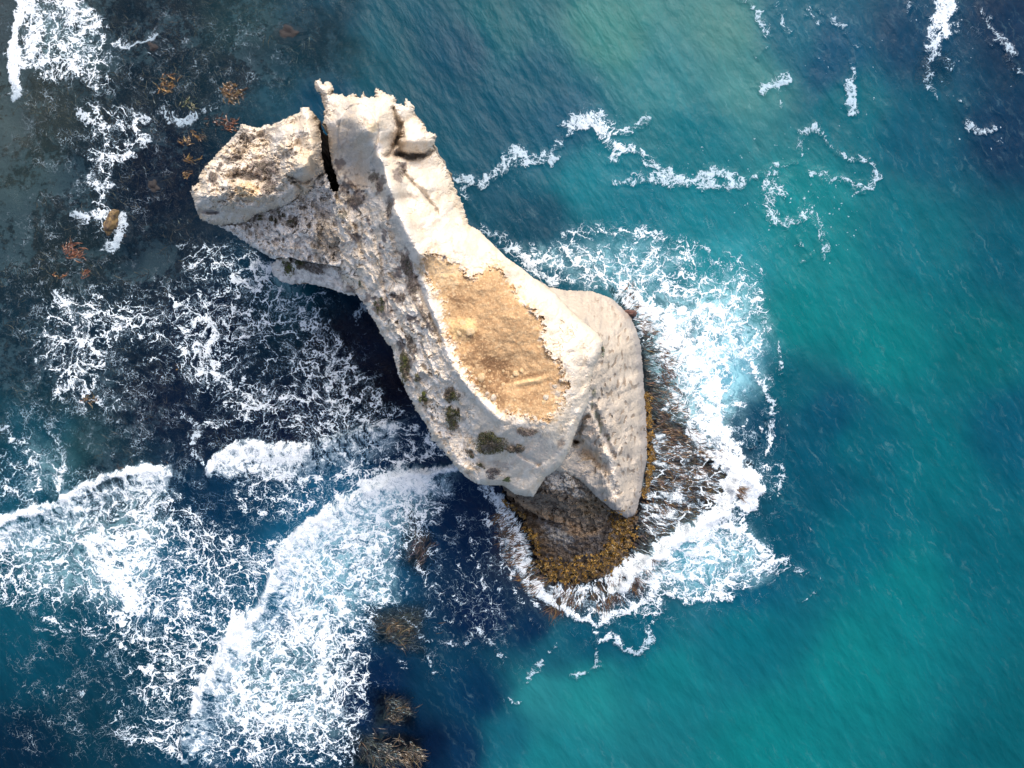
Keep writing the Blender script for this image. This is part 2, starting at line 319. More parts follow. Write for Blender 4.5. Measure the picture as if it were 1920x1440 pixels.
FOAM_AREAS = [
 # lower left surf
 ("0,1000 110,960 320,900 420,985 520,1000 640,930 760,885 860,880 850,930 830,985 760,1050 745,1120 700,1190 705,1290 690,1360 670,1445 400,1445 300,1400 240,1300 260,1230 170,1150 60,1150 -60,1140 -60,1010", .50, 24),
 ("0,985 100,952 150,915 310,875 325,900 300,960 200,985 120,1010 0,1050 -60,1050 -60,1000", .60, 14),
 ("140,1010 230,965 300,950 330,1010 300,1090 330,1180 260,1170 215,1120 165,1090", .68, 26),
 ("540,1010 620,950 720,895 850,880 830,930 760,960 740,1040 700,1100 660,1170 560,1180 510,1150 520,1080", .66, 24),
 ("500,1140 560,1120 640,1180 690,1250 660,1340 600,1420 500,1400 420,1380 375,1330 400,1250 450,1190", .60, 26),
 ("60,1140 180,1140 330,1240 420,1350 400,1440 300,1445 250,1330 160,1220 60,1190", .30, 30),
 ("180,1300 330,1290 400,1400 300,1440 210,1400", .34, 26),
 ("390,885 410,850 470,828 560,838 585,860 560,905 480,905 430,900", .66, 14),
 ("560,800 700,760 780,790 850,860 760,890 640,930 540,1000 440,960 430,900 560,880", .46, 22),
 ("680,1060 760,1020 880,960 960,1000 960,1180 900,1240 800,1180 720,1180", .27, 30),
 ("60,540 200,520 330,560 330,760 200,800 60,760", .36, 40),
 ("-40,790 60,800 130,870 150,950 60,950 -40,960", .34, 26),
 # middle left webs over the reef
 ("90,545 150,535 210,590 205,680 180,760 110,740 60,680", .50, 24),
 ("60,590 200,540 330,560 470,470 620,540 700,640 760,740 700,820 560,820 430,800 330,720 250,640 150,740", .47, 34),
 ("330,450 420,440 520,480 540,530 470,570 400,560 330,520", .46, 24),
 ("440,500 520,480 560,530 600,560 660,600 690,650 600,680 520,600", .44, 22),
 ("560,720 680,690 760,760 840,850 700,840 600,800", .46, 22),
 # upper left
 ("30,-20 150,-30 205,40 215,120 200,190 150,160 90,170 40,120", .52, 24),
 ("150,190 230,180 290,220 270,290 220,330 215,400 235,450 190,470 160,400 165,300", .46, 24),
 ("480,170 560,165 570,200 500,195", .24, 16), ("260,60 300,75 290,110 230,90", .30, 12),
 # east side
 ("890,440 960,445 1040,440 1140,428 1215,432 1300,440 1370,465 1430,490 1450,540 1462,620 1440,690 1455,760 1420,740 1390,700 1370,780 1340,860 1290,840 1240,760 1200,640 1140,560 1030,540 950,500", .46, 36),
 ("1150,560 1200,560 1280,560 1360,560 1400,620 1380,700 1340,780 1350,850 1290,830 1255,740 1215,640", .68, 24),
 ("1000,470 1100,450 1210,470 1240,520 1200,560 1120,550 1020,535 970,510", .55, 18),
 ("1370,700 1440,690 1470,760 1460,860 1420,870 1370,830 1360,760", .20, 20),
 # south east breaking water
 ("1190,1060 1260,1000 1350,950 1400,960 1430,1010 1470,1050 1460,1080 1380,1120 1260,1130 1180,1120", .52, 18),
 ("1010,1085 1080,1090 1180,1085 1260,1100 1240,1150 1140,1170 1060,1150 1010,1130", .50, 16),
 ("930,950 960,950 990,990 1005,1060 1030,1110 1080,1150 1010,1130 960,1080 930,1020", .52, 16),
 ("1150,1040 1250,1010 1320,1000 1340,1050 1280,1100 1200,1120", .60, 18),
 ("1390,880 1470,850 1480,920 1440,950 1400,940", .34, 16), ("1370,1040 1480,1030 1490,1075 1400,1110", .50, 16),
 ("1215,800 1300,830 1390,860 1400,900 1340,960 1230,1020 1190,1000", .42, 18),
]
for s, v, so in FOAM_AREAS: area(FD, P_(s), v * .90, so)
FOAM_LINES = [   # centre line, half width px, amount
 # breaking crests
 ("-30,990 30,965 95,950", 9, .85), ("100,955 150,917 210,890 260,880 300,874 316,884", 8, .85), ("270,885 305,880", 13, 1.1),
 ("395,882 408,858 432,842 480,832 540,838 575,842", 8, .95), ("430,858 520,850 550,860", 14, .85),
 ("860,872 800,888 740,892", 11, .9), ("740,893 690,910 650,945 600,970 555,1005 525,1040 512,1090 498,1130 470,1165 430,1195 405,1245 378,1290 368,1325", 12, .88),
 ("455,1160 440,1190 455,1215 470,1190", 16, 1.0), ("560,1010 640,950 720,905 800,905", 18, .86), ("200,1060 235,1110 245,1130", 18, .92), ("160,1010 200,1020", 16, .85),
 ("560,1180 520,1260 500,1340", 14, .75), ("640,1130 600,1200 610,1290", 16, .74), ("530,1060 560,1120 580,1200", 16, .72), ("430,1240 450,1290", 12, .85),
 ("44,-20 38,30 27,80 24,120 30,180", 9, 1.15), ("60,0 70,60 50,110", 14, .8), ("120,0 180,60", 18, .66), ("120,90 190,150", 14, .6),
 # strings upper left
 ("215,80 250,85 290,70", 6, .62), ("300,205 340,235 380,205 405,203", 6, .6), ("150,210 200,240 250,230 270,270", 9, .66), ("170,290 200,300 240,290", 9, .6), ("165,330 190,350 200,400 215,410", 7, .6),
 ("180,400 230,410 220,460 200,462", 8, .75), ("140,402 160,410", 7, .7), ("80,470 100,450", 6, .4),
 # strings mid left
 ("110,550 140,600 160,660 130,720 110,740", 8, .62), ("180,560 150,620 190,680", 7, .6), ("60,640 110,650", 5, .45),
 ("395,600 405,620 385,660 365,710", 6, .72), ("400,640 400,700 440,730 480,760 520,770", 5, .66), ("250,590 270,650 300,700", 5, .5), ("420,580 350,570 290,600 210,600", 5, .5),
 ("260,540 330,560 340,600", 4, .45), ("530,490 480,540 430,520", 6, .66), ("470,500 520,505 560,520", 7, .66), ("700,560 660,600 690,640", 6, .6), ("520,770 580,750 650,690 720,700", 6, .6),
 ("370,800 360,850 380,870", 5, .6), ("340,780 380,800 430,790 480,760", 5, .6), ("230,760 260,790 280,820", 4, .5), ("600,740 660,780 740,800", 8, .6), ("640,640 600,680 560,740 530,770", 8, .55),
 ("600,800 580,840 500,835", 4, .6), ("0,800 40,830 60,850 70,900 60,940", 7, .62), ("90,800 120,850 110,920", 6, .6), ("-20,900 30,920 90,960", 7, .6), ("30,870 120,880", 5, .5),
 ("60,1150 150,1180 230,1210 300,1280 380,1330", 7, .55), ("160,1200 200,1260 210,1290", 5, .4), ("100,1290 160,1300", 5, .4), ("220,1380 300,1390 340,1420", 10, .6), ("250,1300 330,1320 350,1370", 8, .5),
 ("770,1010 800,1100 870,1130", 5, .5), ("850,960 880,1000 900,1080 920,1130", 4, .5), ("760,1160 800,1200 870,1210 920,1150", 4, .5), ("800,1220 810,1260 840,1270", 3, .5), ("930,1010 950,1080 1010,1180", 4, .42),
 ("690,1180 720,1220 760,1250", 4, .4), ("870,1150 940,1230 950,1250", 4, .5),
 # calm side streaks
 ("852,335 880,342 905,338", 6, .78), ("905,338 935,322 955,300 975,285", 8, .85), ("960,310 1000,298 1032,296", 7, .72), ("868,350 880,375", 5, .6), ("1032,290 1050,262 1070,240", 5, .72),
 ("1072,235 1090,225 1115,228 1130,240", 10, 1.0), ("1130,245 1170,248 1200,235 1215,220", 4, .74), ("1135,262 1160,282 1150,300", 6, .74), ("1160,275 1200,285 1215,300 1240,318 1255,322", 5, .76),
 ("1160,342 1200,335 1240,330 1262,338", 6, .82), ("1240,335 1290,342 1330,345", 7, .74), ("1310,340 1345,325 1370,330", 8, .84), ("1365,352 1400,340 1430,330 1460,310", 5, .7), ("1440,320 1490,305", 3, .6), ("1330,350 1385,352", 4, .66),
 ("1500,285 1500,250 1530,235 1550,255", 4, .62), ("1540,250 1560,280 1580,290", 4, .6), ("1590,300 1630,300 1645,330 1625,358 1600,355", 4, .66), ("1520,320 1560,335 1610,345", 5, .62), ("1445,345 1440,380 1452,400", 6, .7),
 ("1440,400 1455,418 1490,418 1510,400", 5, .78), ("1510,380 1530,410 1550,455 1548,478", 5, .58), ("1500,450 1520,480 1500,495", 3, .55), ("1480,350 1450,360", 8, .55), ("1490,420 1420,510 1370,500", 4, .3),
 ("1430,165 1460,155 1478,148", 6, .85), ("1462,165 1465,200", 3, .5), ("1420,25 1440,60", 5, .58), ("1455,0 1470,40 1475,60", 4, .55), ("1420,110 1435,90", 3, .5), ("1395,0 1410,8", 4, .6),
 ("1600,115 1603,140 1590,160", 4, .66), ("1592,165 1598,210", 6, .86), ("1540,20 1580,50", 4, .56), ("1515,20 1535,40", 4, .56), ("1590,60 1610,90", 3, .4),
 ("1775,-20 1772,20 1766,55", 12, 1.02), ("1745,65 1760,80 1745,100", 7, .85), ("1742,110 1742,150 1755,175", 5, .66), ("1770,115 1782,125", 5, .6), ("1700,20 1708,0", 4, .6),
 ("1838,10 1855,50 1872,70", 4, .7), ("1860,80 1880,75 1900,100", 5, .78), ("1890,110 1915,140", 4, .6), ("1813,232 1830,246 1862,248 1866,238", 4, .84), ("1868,260 1885,278", 3, .5), ("1800,190 1815,200", 3, .5),
 # east foam limbs
 ("1380,520 1420,560 1440,620", 5, .55), ("1400,660 1420,710 1450,760 1440,850", 5, .72), ("1370,760 1400,760 1440,820", 4, .62), ("1400,790 1380,830", 4, .6), ("1460,640 1465,700", 4, .5), ("1440,880 1470,870 1460,930", 4, .6),
 ("1060,440 1140,430 1210,440 1290,460 1360,490", 7, .62), ("1180,560 1240,600 1290,660 1330,720 1340,800 1370,850", 20, .88), ("1230,520 1300,560 1370,600 1400,660", 14, .70), ("1000,480 1060,480 1110,500", 12, .72), ("1290,780 1330,850 1400,870", 12, .75),
 # south east crest and its limbs
 ("1180,1065 1225,1045 1260,1010 1310,985 1350,955 1368,915", 13, 1.1), ("1368,915 1380,890 1405,895 1412,915 1395,940", 15, 1.2), ("1350,960 1310,1010 1300,1040", 11, .9), ("1290,1035 1340,1030", 11, .95),
 ("1340,975 1400,1000 1440,1050 1400,1090 1330,1100", 8, .75), ("1400,1050 1450,1060 1460,1050", 14, .75), ("1180,1060 1140,1080 1230,1085", 14, .8), ("1270,1060 1340,1110 1370,1120 1290,1125 1250,1110", 6, .75),
 ("1285,1130 1300,1125 1280,1100", 4, .7), ("1000,1110 1070,1150 1120,1170 1140,1150 1190,1140 1220,1110", 7, .82), ("1120,1160 1118,1190 1122,1250", 3, .6), ("1122,1200 1150,1190 1165,1215 1195,1222 1225,1200", 4, .8),
 ("1235,1130 1215,1180 1222,1200", 4, .62), ("1075,1268 1100,1260 1125,1250", 4, .74), ("990,1270 1010,1245", 5, .72), ("945,1310 970,1315", 4, .6), ("1030,1220 1040,1215", 3, .6),
 ("905,915 935,940 955,975", 11, .8), ("940,960 965,1010 985,1080 1010,1120", 12, .78), ("905,960 940,1010 960,1080", 7, .55), ("1070,1110 1140,1105 1200,1090", 8, .6), ("1460,1060 1530,1080 1550,1090", 5, .35), ("1500,1130 1540,1100", 3, .4), ("1520,980 1525,1010", 3, .35),
 ("960,465 1000,500 1040,525", 10, .7), ("885,432 930,440 980,470", 6, .6), ("640,930 600,900 560,905", 8, .6), ("780,800 830,850", 8, .6), ("700,585 730,600", 5, .6),
]
for s, wd, v in FOAM_LINES:
    q = P_(s); calm = min(x for x, _ in q) > 845 and max(y for _, y in q) < 520 or max(x for x, _ in q) < 1260 and min(x for x, _ in q) > 940 and min(y for _, y in q) > 1125; left = max(x for x, _ in q) < 780 and max(y for _, y in q) < 900 and v < .9
    stroke(FD, q, wd * (1.9 if calm else 1.5 if left else 1.25), v * (.70 if calm else .92 if left else .86))
for s, v, so in [("1405,750 1440,760 1435,800 1400,790", .9, 12), ("1060,470 1090,500 1080,530 1050,500", .4, 10), ("1310,470 1345,480 1340,520 1300,510", .5, 12), ("590,560 640,570 760,700 740,760 680,700 640,640", .75, 16),
                 ("320,905 400,900 440,960 520,990 480,1010 380,960 340,930", .35, 14), ("200,640 330,640 350,780 250,800", .35, 20), ("440,620 560,640 540,740 430,720", .3, 20), ("480,1090 510,1060 500,1130", .4, 10)]:
    area(FD, P_(s), v, so, 'cut')
AER = np.zeros(MU.shape, 'f4')
for s, v, so in [("1160,560 1400,520 1440,640 1400,760 1330,840 1230,760", .75, 50), ("1180,1050 1300,970 1420,1000 1440,1080 1300,1110 1200,1100", .6, 30), ("540,1020 720,900 850,880 740,1040 680,1160 560,1180", .5, 40),
                 ("980,460 1200,440 1300,480 1200,560 1050,530", .35, 30), ("480,490 560,500 570,550 500,560", .35, 24), ("0,1000 300,900 320,1000 260,1150 60,1100", .35, 40), ("680,1070 740,1060 750,1130 690,1140", .55, 20),
                 ("430,1170 640,1180 640,1380 420,1360", .35, 50), ("60,820 130,850 120,930 50,920", .25, 30), ("40,0 180,0 190,130 50,120", .3, 30)]: area(AER, P_(s), v, so)
# how clearly the bed shows, and where it is reef
CLR = .60 * (1 - sst(380, 720, MU + .25 * MV + 60 * fbm(MU / 150, MV / 150, 3, 4))) * (1 - sst(850, 1050, MV - .1 * MU))
area(CLR, P_("200,430 640,560 760,740 700,860 400,900 200,860 100,640"), .40, 60)
area(CLR, P_("380,0 640,0 700,120 500,200 380,180"), .62, 60)
area(CLR, P_("0,740 150,780 160,940 0,960"), .65, 40, 'cut')
for s, k_ in zip(["760,930 815,1010 800,1080 750,1060", "690,1140 800,1130 790,1230 700,1210", "1720,100 1790,100 1780,160 1720,160", "1860,90 1920,120 1910,160", "690,1290 770,1300 790,1370 700,1370", "650,1365 800,1370 800,1445 650,1445"], [.85, .85, .3, .3, .85, .85]): area(CLR, P_(s), k_, 24)
REEF = .74 + .32 * fbm(MU / 120, MV / 120, 3, 12)
area(REEF, P_("200,560 640,560 780,740 700,880 300,900 260,700"), .95, 50); area(REEF, P_("250,120 420,200 420,400 560,480 260,480 200,250"), .85, 60)
for s, so in [("-60,-60 30,-60 25,200 60,330 130,340 150,400 60,330 30,500 -60,500", 25), ("20,230 90,250 140,300 140,360 60,360", 25), ("90,440 190,440 230,470 140,480 60,480", 18), ("250,440 320,440 290,500 190,520", 16), ("480,60 560,100 620,60 700,80 600,140 470,130 400,60", 24), ("60,20 180,10 200,100 110,110", 24),
          ("120,820 170,810 190,900 130,920", 20), ("520,170 600,160 570,230 500,210", 18), ("500,780 550,790 540,820 480,810", 14), ("400,760 430,770 420,800", 8)]: area(REEF, P_(s), .5, so, 'cut')
# surf and fringe directions: s along a guide line, r away from it
FOOT = P_("1030,535 1100,545 1150,560 1185,592 1203,640 1210,720 1216,800 1216,860 1208,920 1192,980 1180,1035 1150,1078 1100,1095 1040,1088 1008,1045 985,990 950,945 915,915")
GUIDES = [(FOOT, [(1030, 0), (1150, 14), (1190, 50), (1210, 75), (1216, 110), (1216, 190)], 0)]
STR = np.zeros(MU.shape, 'f4'); SRS = np.zeros(MU.shape, 'f4'); SRR = np.zeros(MU.shape, 'f4')
fs, fr, fside = near(MU, MV, FOOT)
cum = np.r_[0, np.cumsum([math.dist(a, b) for a, b in zip(FOOT[:-1], FOOT[1:])])]
FRPOLY = P_("1150,545 1185,560 1215,610 1238,640 1262,720 1290,800 1345,850 1405,868 1385,900 1350,945 1262,995 1200,1055 1180,1095 1130,1125 1080,1135 1040,1145 1000,1115 965,1070 945,1000 935,940 960,900 1100,900 1190,800 1170,640")
FW = np.interp(fs, cum, [0, 5, 20, 45, 60, 75, 95, 150, 185, 150, 90, 70, 60, 60, 55, 45, 30, 0])
STR = 1 - sst(-4, 10, sdist(MU, MV, FRPOLY) + 12 * fbm(MU / 25, MV / 25, 3, 6))
SRS = fs * S; SRR = fr * S; FRG = STR.copy(); CLR = np.maximum(CLR, .88 * FRG); REEF = np.maximum(REEF, FRG * 1.3)
CRESTS = [P_("-60,1000 30,967 95,950 150,917 210,890 260,880 316,880"), P_("395,890 408,858 432,842 480,832 575,842 700,800"), P_("880,868 800,885 740,890 650,942 555,1003 512,1085 498,1130 430,1195 368,1325 350,1400"), P_("1180,1075 1260,1012 1350,957 1385,888 1415,905")]
CH = [.6, .6, .9, 1.2]; CREST_H = np.zeros(MU.shape, 'f4')
for c, hh in zip(CRESTS, CH):
    s_, r_, side = near(MU + 16 * fbm(MU / 38, MV / 38, 4, 14), MV + 16 * fbm(MU / 38, MV / 38, 4, 15), c); side = side if c is not CRESTS[2] else -side
    back = (side > 0) if c is not CRESTS[3] else (side > 0)
    CREST_H = np.maximum(CREST_H, hh * np.where(back, np.exp(-r_ / 60), np.exp(-r_ / 9)))
    if c is not CRESTS[3]:
        wgt = np.where(back, 1 - sst(20, 70, r_), 1 - sst(3, 14, r_)) * .55; m = wgt > STR
        STR[m] = wgt[m]; SRS[m] = s_[m] * S; SRR[m] = r_[m] * S
SKY_STREAK = sst(700, 1000, MU) * .17 + .05
area(SKY_STREAK, P_("980,1200 1400,1130 1900,1150 1920,1440 900,1440"), .7, 60, 'cut')
SPECK = np.zeros(MU.shape, 'f4')
for s, v in [("1400,0 1920,0 1920,330 1700,300 1480,260", .25), ("1180,280 1420,230 1640,240 1660,420 1560,520 1380,430", .35), ("1440,480 1560,450 1700,480 1900,440 1880,560 1600,560", .16), ("1440,700 1500,640 1560,1100 1470,1120", .22), ("0,0 620,0 600,480 0,480", .12), ("180,1150 420,1200 400,1440 200,1440", .15), ("930,1190 1260,1140 1240,1320 930,1330", .2)]: area(SPECK, P_(s), v, 30)
SPECK = np.maximum(SPECK, .35 * sst(.05, .35, FD))

def blur(M, r):
    for ax in (0, 1):
        for _ in range(2):
            c = np.cumsum(np.pad(M, [(r + 1, r) if a == ax else (0, 0) for a in (0, 1)], mode='edge'), ax); n = M.shape[ax]
            M = (np.take(c, np.arange(2 * r + 1, 2 * r + 1 + n), ax) - np.take(c, np.arange(0, n), ax)) / (2 * r + 1)
    return M
THIN = np.clip(blur(FD, 14) * 2.2, 0, 1)
for s_, v_ in [("280,900 560,880 620,960 480,1010 330,990", .9), ("0,430 620,540 780,760 700,900 0,960", 1.0), ("0,0 560,0 560,180 330,260 330,420 0,560", .85), ("700,960 960,950 1000,1250 760,1280", .6), ("0,1150 400,1150 400,1440 0,1440", .8)]: area(THIN, P_(s_), v_, 60)
SURF = sst(.10, .30, blur(FD, 12))
def up(M, u, v):
    x = np.clip((u - MU0) / MS, 0, M.shape[1] - 1.001); y = np.clip((v - MV0) / MS, 0, M.shape[0] - 1.001)
    i = x.astype(int); j = y.astype(int); fx = x - i; fy = y - j
    if M.ndim == 3: fx = fx[..., None]; fy = fy[..., None]
    return (M[j, i] * (1 - fx) + M[j, i + 1] * fx) * (1 - fy) + (M[j + 1, i] * (1 - fx) + M[j + 1, i + 1] * fx) * fy
def axis(a, b, st, n, far):
    g = np.cumsum(st * (far / (b - a)) ** (np.arange(1, n + 1) / n) * 1.0); g = g / g[-1] * far
    return np.r_[(a - g)[::-1], np.arange(a, b + .1, st), b + g].astype('f4')
def grid_quads(nr, nc):
    i = np.arange(nr * nc, dtype='i4').reshape(nr, nc)
    return np.stack([i[1:, :-1], i[1:, 1:], i[:-1, 1:], i[:-1, :-1]], -1).reshape(-1, 4)
au = axis(-50, 1970, 2.0, 34, 34000); av = axis(-50, 1490, 2.0, 34, 34000)
AU, AV = np.meshgrid(au, av)
XW, YW = (AU - 960) * S, (720 - AV) * S
def water_z(u, v):
    x = (u - 960) * S; y = (720 - v) * S
    r = .16 * fbm((x * .54 - y * .84) * .22, (x * .84 + y * .54) * .5, 4, 31) + .12 * fbm(x * .09, y * .09, 2, 37)
    fd = up(FD, u, v)
    return r + up(CREST_H, u, v) + np.clip(fd, 0, 1) * (.10 * fbm(x * 1.5, y * 1.5, 3, 41) + .05)
OUTF = np.maximum(sst(-300, -1200, AU) + sst(2220, 3100, AU), sst(-300, -1200, AV) + sst(1740, 2600, AV)).clip(0, 1)
far_c = lin((8, 92, 108)) * (1 + .25 * fbm(XW / 60, YW / 60, 3, 50))[..., None]
wc_full = up(wcol, AU, AV) * (1 - OUTF[..., None]) + far_c * OUTF[..., None]
ALB = .51
A_ = {k: (up(M, AU, AV) * (1 - OUTF)).ravel() for k, M in (('foam', FD), ('aer', AER), ('clear', CLR), ('strk', STR), ('sky_streak', SKY_STREAK), ('speck', SPECK), ('thin', THIN), ('surf', SURF))}
WZ = water_z(AU, AV) * (1 - OUTF)
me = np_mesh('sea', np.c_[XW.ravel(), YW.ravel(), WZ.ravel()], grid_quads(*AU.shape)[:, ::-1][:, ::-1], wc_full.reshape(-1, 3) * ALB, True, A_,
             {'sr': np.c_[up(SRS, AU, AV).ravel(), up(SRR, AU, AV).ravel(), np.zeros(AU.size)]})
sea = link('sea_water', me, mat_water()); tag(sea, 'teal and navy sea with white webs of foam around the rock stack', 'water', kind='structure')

bu = axis(-400, 2320, 10.0, 24, 34000); bv = axis(-400, 1840, 10.0, 24, 34000)
BU, BV = np.meshgrid(bu, bv); bx, by = (BU - 960) * S, (720 - BV) * S
rf = up(REEF, BU, BV)
bz = -2.6 - 6 * sst(500, 1300, BU + .3 * BV) + .9 * (rf - .5) + .8 * ridged(bx / 5, by / 5, 4, 61) * sst(.3, .8, rf) - .5
bz = np.minimum(bz, -1.0); bz = bz * (1 - up(FRG, BU, BV)) - 1.1 * up(FRG, BU, BV)
me = np_mesh('seabed', np.c_[bx.ravel(), by.ravel(), bz.ravel()], grid_quads(*BU.shape), None, True, {'reef': rf.ravel()})
tag(link('seabed', me, mat_seabed()), 'dark weedy reef and pale sand under the shallow water', 'seabed', kind='structure')

# ================================================================== THE SEA STACK
RU0, RU1, RV0, RV1 = 345, 1230, 135, 1110
ru = np.arange(RU0, RU1 + 1, 1.0, dtype='f4'); rv = np.arange(RV0, RV1 + 1, 1.0, dtype='f4')
U, V = np.meshgrid(ru, rv)
HEAD = P_("564,202 579,202 587,210 600,226 604,245 607,272 609,303 608,323 596,332 584,352 573,366 560,367 549,379 518,391 482,402 460,417 429,422 396,421 376,411 369,397 364,381 357,359 360,350 373,343 373,330 384,312 404,290 429,263 447,243 453,232 473,237 489,239 500,232 509,234 540,221 558,212")
WALL = P_("396,405 405,421 440,441 470,462 492,476 520,489 560,520 640,548 668,500 660,330 612,318 570,340 480,385")
KNOB = P_("508,495 520,484 545,482 575,490 620,498 668,500 668,556 640,550 615,541 590,536 570,531 545,534 522,527 510,512")
BODY = P_("""613,250 604,235 608,205 604,190 603,178 592,170 588,159 592,152 600,148 606,156 613,152 622,156 626,165 622,176 640,176 649,180 661,175 675,182 681,171 686,182 702,181 705,165 714,168 725,175
742,181 742,194 757,197 760,184 768,190 777,199 779,216 795,232 801,247 818,251 816,267 811,274 824,293 842,322 853,352 868,381 878,420 900,433 930,463 948,481 975,500 1000,520 1015,532 1040,550
1065,578 1090,600 1120,625 1131,640 1126,662 1113,690 1106,730 1100,762 1087,790 1076,820 1068,845 1053,870 1040,883 1022,895 1010,915 1000,931 985,930 965,926 945,911 915,911 895,908 880,900
862,885 850,869 830,845 810,826 800,800 780,770 765,740 748,705 740,680 735,655 715,630 700,600 690,585 680,565 660,548 645,548 639,500 636,450 632,400 626,335 617,320 614,300""")
FLANK = P_("1000,520 1030,537 1060,544 1110,545 1150,561 1184,594 1201,640 1208,720 1214,800 1214,860 1204,920 1192,965 1176,972 1150,957 1120,932 1095,907 1060,886 1025,880 1000,800 1000,600")
FACE = P_("925,900 950,925 985,955 1020,972 1060,985 1085,1003 1112,996 1133,985 1150,950 1130,900 1060,860 960,880")
LEDGE = P_("905,900 935,916 960,940 985,975 1000,1008 1006,1040 1024,1070 1060,1086 1110,1088 1150,1076 1176,1030 1196,972 1190,930 1100,860 940,880")
SOIL = P_("787,497 800,480 812,472 832,485 862,500 875,515 888,519 900,514 910,502 930,492 942,502 952,527 970,547 987,572 1012,592 1022,612 1016,630 1024,655 1037,672 1051,680 1055,710 1065,717 1057,747 1042,775 1025,790 995,785 967,777 935,770 920,747 895,732 885,715 865,692 857,670 852,645 835,630 830,600 830,567 815,542 795,515")
rag = fbm(U / 7, V / 7, 4, 71); rag2 = fbm(U / 18, V / 18, 3, 75)
def SD(poly, a, b=2.0): return sdist(U, V, poly) + rag * a + rag2 * b
top_edge = 1 - sst(420, 520, V - .2 * (U - 600))
crag = np.abs(fbm(U / 5, V / 5, 3, 77)) * 10 - 2.5
sd_head = SD(HEAD, 3.5, 2) + crag * .35
sd_wall = SD(WALL, 4, 3); sd_knob = SD(KNOB, 3, 2)
smooth_e = sst(820, 900, U) * sst(400, 440, V)
sd_body = sdist(U, V, BODY) + (rag * 4.5 + crag * .3) * (1 - .8 * smooth_e) + rag2 * 1.5 * (1 - .6 * smooth_e)
sd_flank = SD(FLANK, 1.5, 1.5); sd_face = SD(FACE, 5, 4); sd_ledge = SD(LEDGE, 12, 14)
cpb = lambda s: [tuple(float(x) for x in e.split(',')) for e in s.split()]
h_head = tps(U, V, cpb("365,360,15 380,400,14.2 430,417,13.6 500,393,15 560,367,16.5 600,330,17.5 605,260,18.5 580,208,18 500,238,17 450,240,16.5 410,290,16 560,250,20.5 583,300,20.2 520,300,18 490,325,17 440,325,17.6 470,360,17.8 540,330,19.6 400,350,17.2 530,355,18.2 430,395,16.2 500,375,17.2 380,370,16.6 560,345,18.8"))
h_wall = tps(U, V, cpb("400,418,12.5 440,440,12.4 480,465,12 515,485,11.6 420,415,13 480,400,13 520,400,14 560,380,15 600,350,16 630,340,16.5 560,440,13.6 600,430,14.2 632,450,14.2 580,480,12.4 520,450,13 620,400,13.6 450,425,12.8 636,400,16 640,500,12.8"))
h_knob = tps(U, V, cpb("510,500,4 530,525,4 560,532,5 600,537,7 640,548,9 560,500,7 540,490,6.6 620,502,10 600,510,8.6 575,512,7.2 660,520,9"))
h_body = tps(U, V, cpb("""592,158,19 610,165,19.5 610,220,20 625,270,18.5 650,190,20.5 720,185,20 770,230,19.5 690,215,23.6 680,250,23.8 655,240,21.8 715,230,23 738,235,21 750,210,20.5 765,260,21.2 795,265,20.5
760,285,20.2 735,275,20.6 815,285,18.5 780,300,19.2 835,320,17.5 870,400,16.5 708,275,22.6 715,300,22.6 730,350,22.8 748,400,22.8 770,450,22.2 800,480,21.6 700,320,19.5 700,380,18.6 800,350,20 765,330,20.6 760,380,21 840,400,18.8 900,465,18.6
870,450,20 820,440,20.6 670,300,18 650,330,17 626,340,16.5 640,400,16 640,480,13.5 660,535,11 685,430,17 720,440,19.6 700,520,16 745,510,18.6 690,580,13 740,600,17.6 770,560,20 795,640,19.6 735,655,14.5 775,700,17 780,760,15 800,800,14.5 835,700,20
845,760,17.5 900,820,17 870,880,14.5 950,900,14 1000,925,13 940,805,19.6 1000,835,18.4 1060,845,16.5 1090,780,18 860,600,20.6 900,550,20.8 1000,720,20.3 950,700,20.1 1000,620,20.8 1040,760,20.3 950,505,20 1020,560,19.6 1000,560,20.4
1100,645,19.6 1127,642,18 1110,700,18.6 815,600,20.9 790,560,20.6 880,720,20.2 870,820,15.5 920,880,14.5 1030,800,20 1070,700,20.2 975,515,18.2 1060,595,19"""))
h_flank = tps(U, V, cpb("1150,561,1.2 1184,594,.8 1207,700,.6 1214,780,.5 1214,860,.5 1204,920,.6 1190,966,1 1030,537,5 1060,545,3.5 1110,546,2.2 1060,580,12 1090,605,13.5 1120,635,14.5 1125,700,15 1115,760,14.8 1098,800,13 1155,640,8.5 1168,720,8.8 1172,800,8.3 1150,860,9.4 1178,900,4.6 1150,935,6.6 1125,930,6 1095,905,7.5 1060,886,9.5 1040,882,10.5 1100,860,8.4 1085,835,10 1128,800,12.4 1140,850,10.6 1150,900,8.6 1185,640,4.5 1195,720,4 1200,820,3.2 1120,590,6.5"))
h_face = tps(U, V, cpb("1055,875,9.5 1000,925,7 940,905,5 1100,940,4.4 1130,985,1.9 1085,1000,1.6 1000,960,2.6 1050,935,6 960,930,3.2 1040,975,2.2 1110,920,6 985,945,3.8"))
h_ledge = tps(U, V, cpb("960,945,.4 1000,1000,.8 1060,1000,1.9 1100,1008,1.8 1150,1000,1.3 1185,980,.7 1020,1060,.6 1100,1085,.3 1170,1045,.3 1060,1050,1.1 930,920,.6 1120,1050,.9"))
lump = np.maximum(0, ridged(U / 15, V / 15, 4, 81) - .25); pop = np.abs(fbm(U / 9, V / 9, 4, 85))
hx = U * .05; hy = V * .05
fine = fbm(U / 5, V / 5, 4, 90); mid = fbm(U / 26, V / 26, 5, 92); big_ = fbm(U / 70, V / 70, 4, 94)
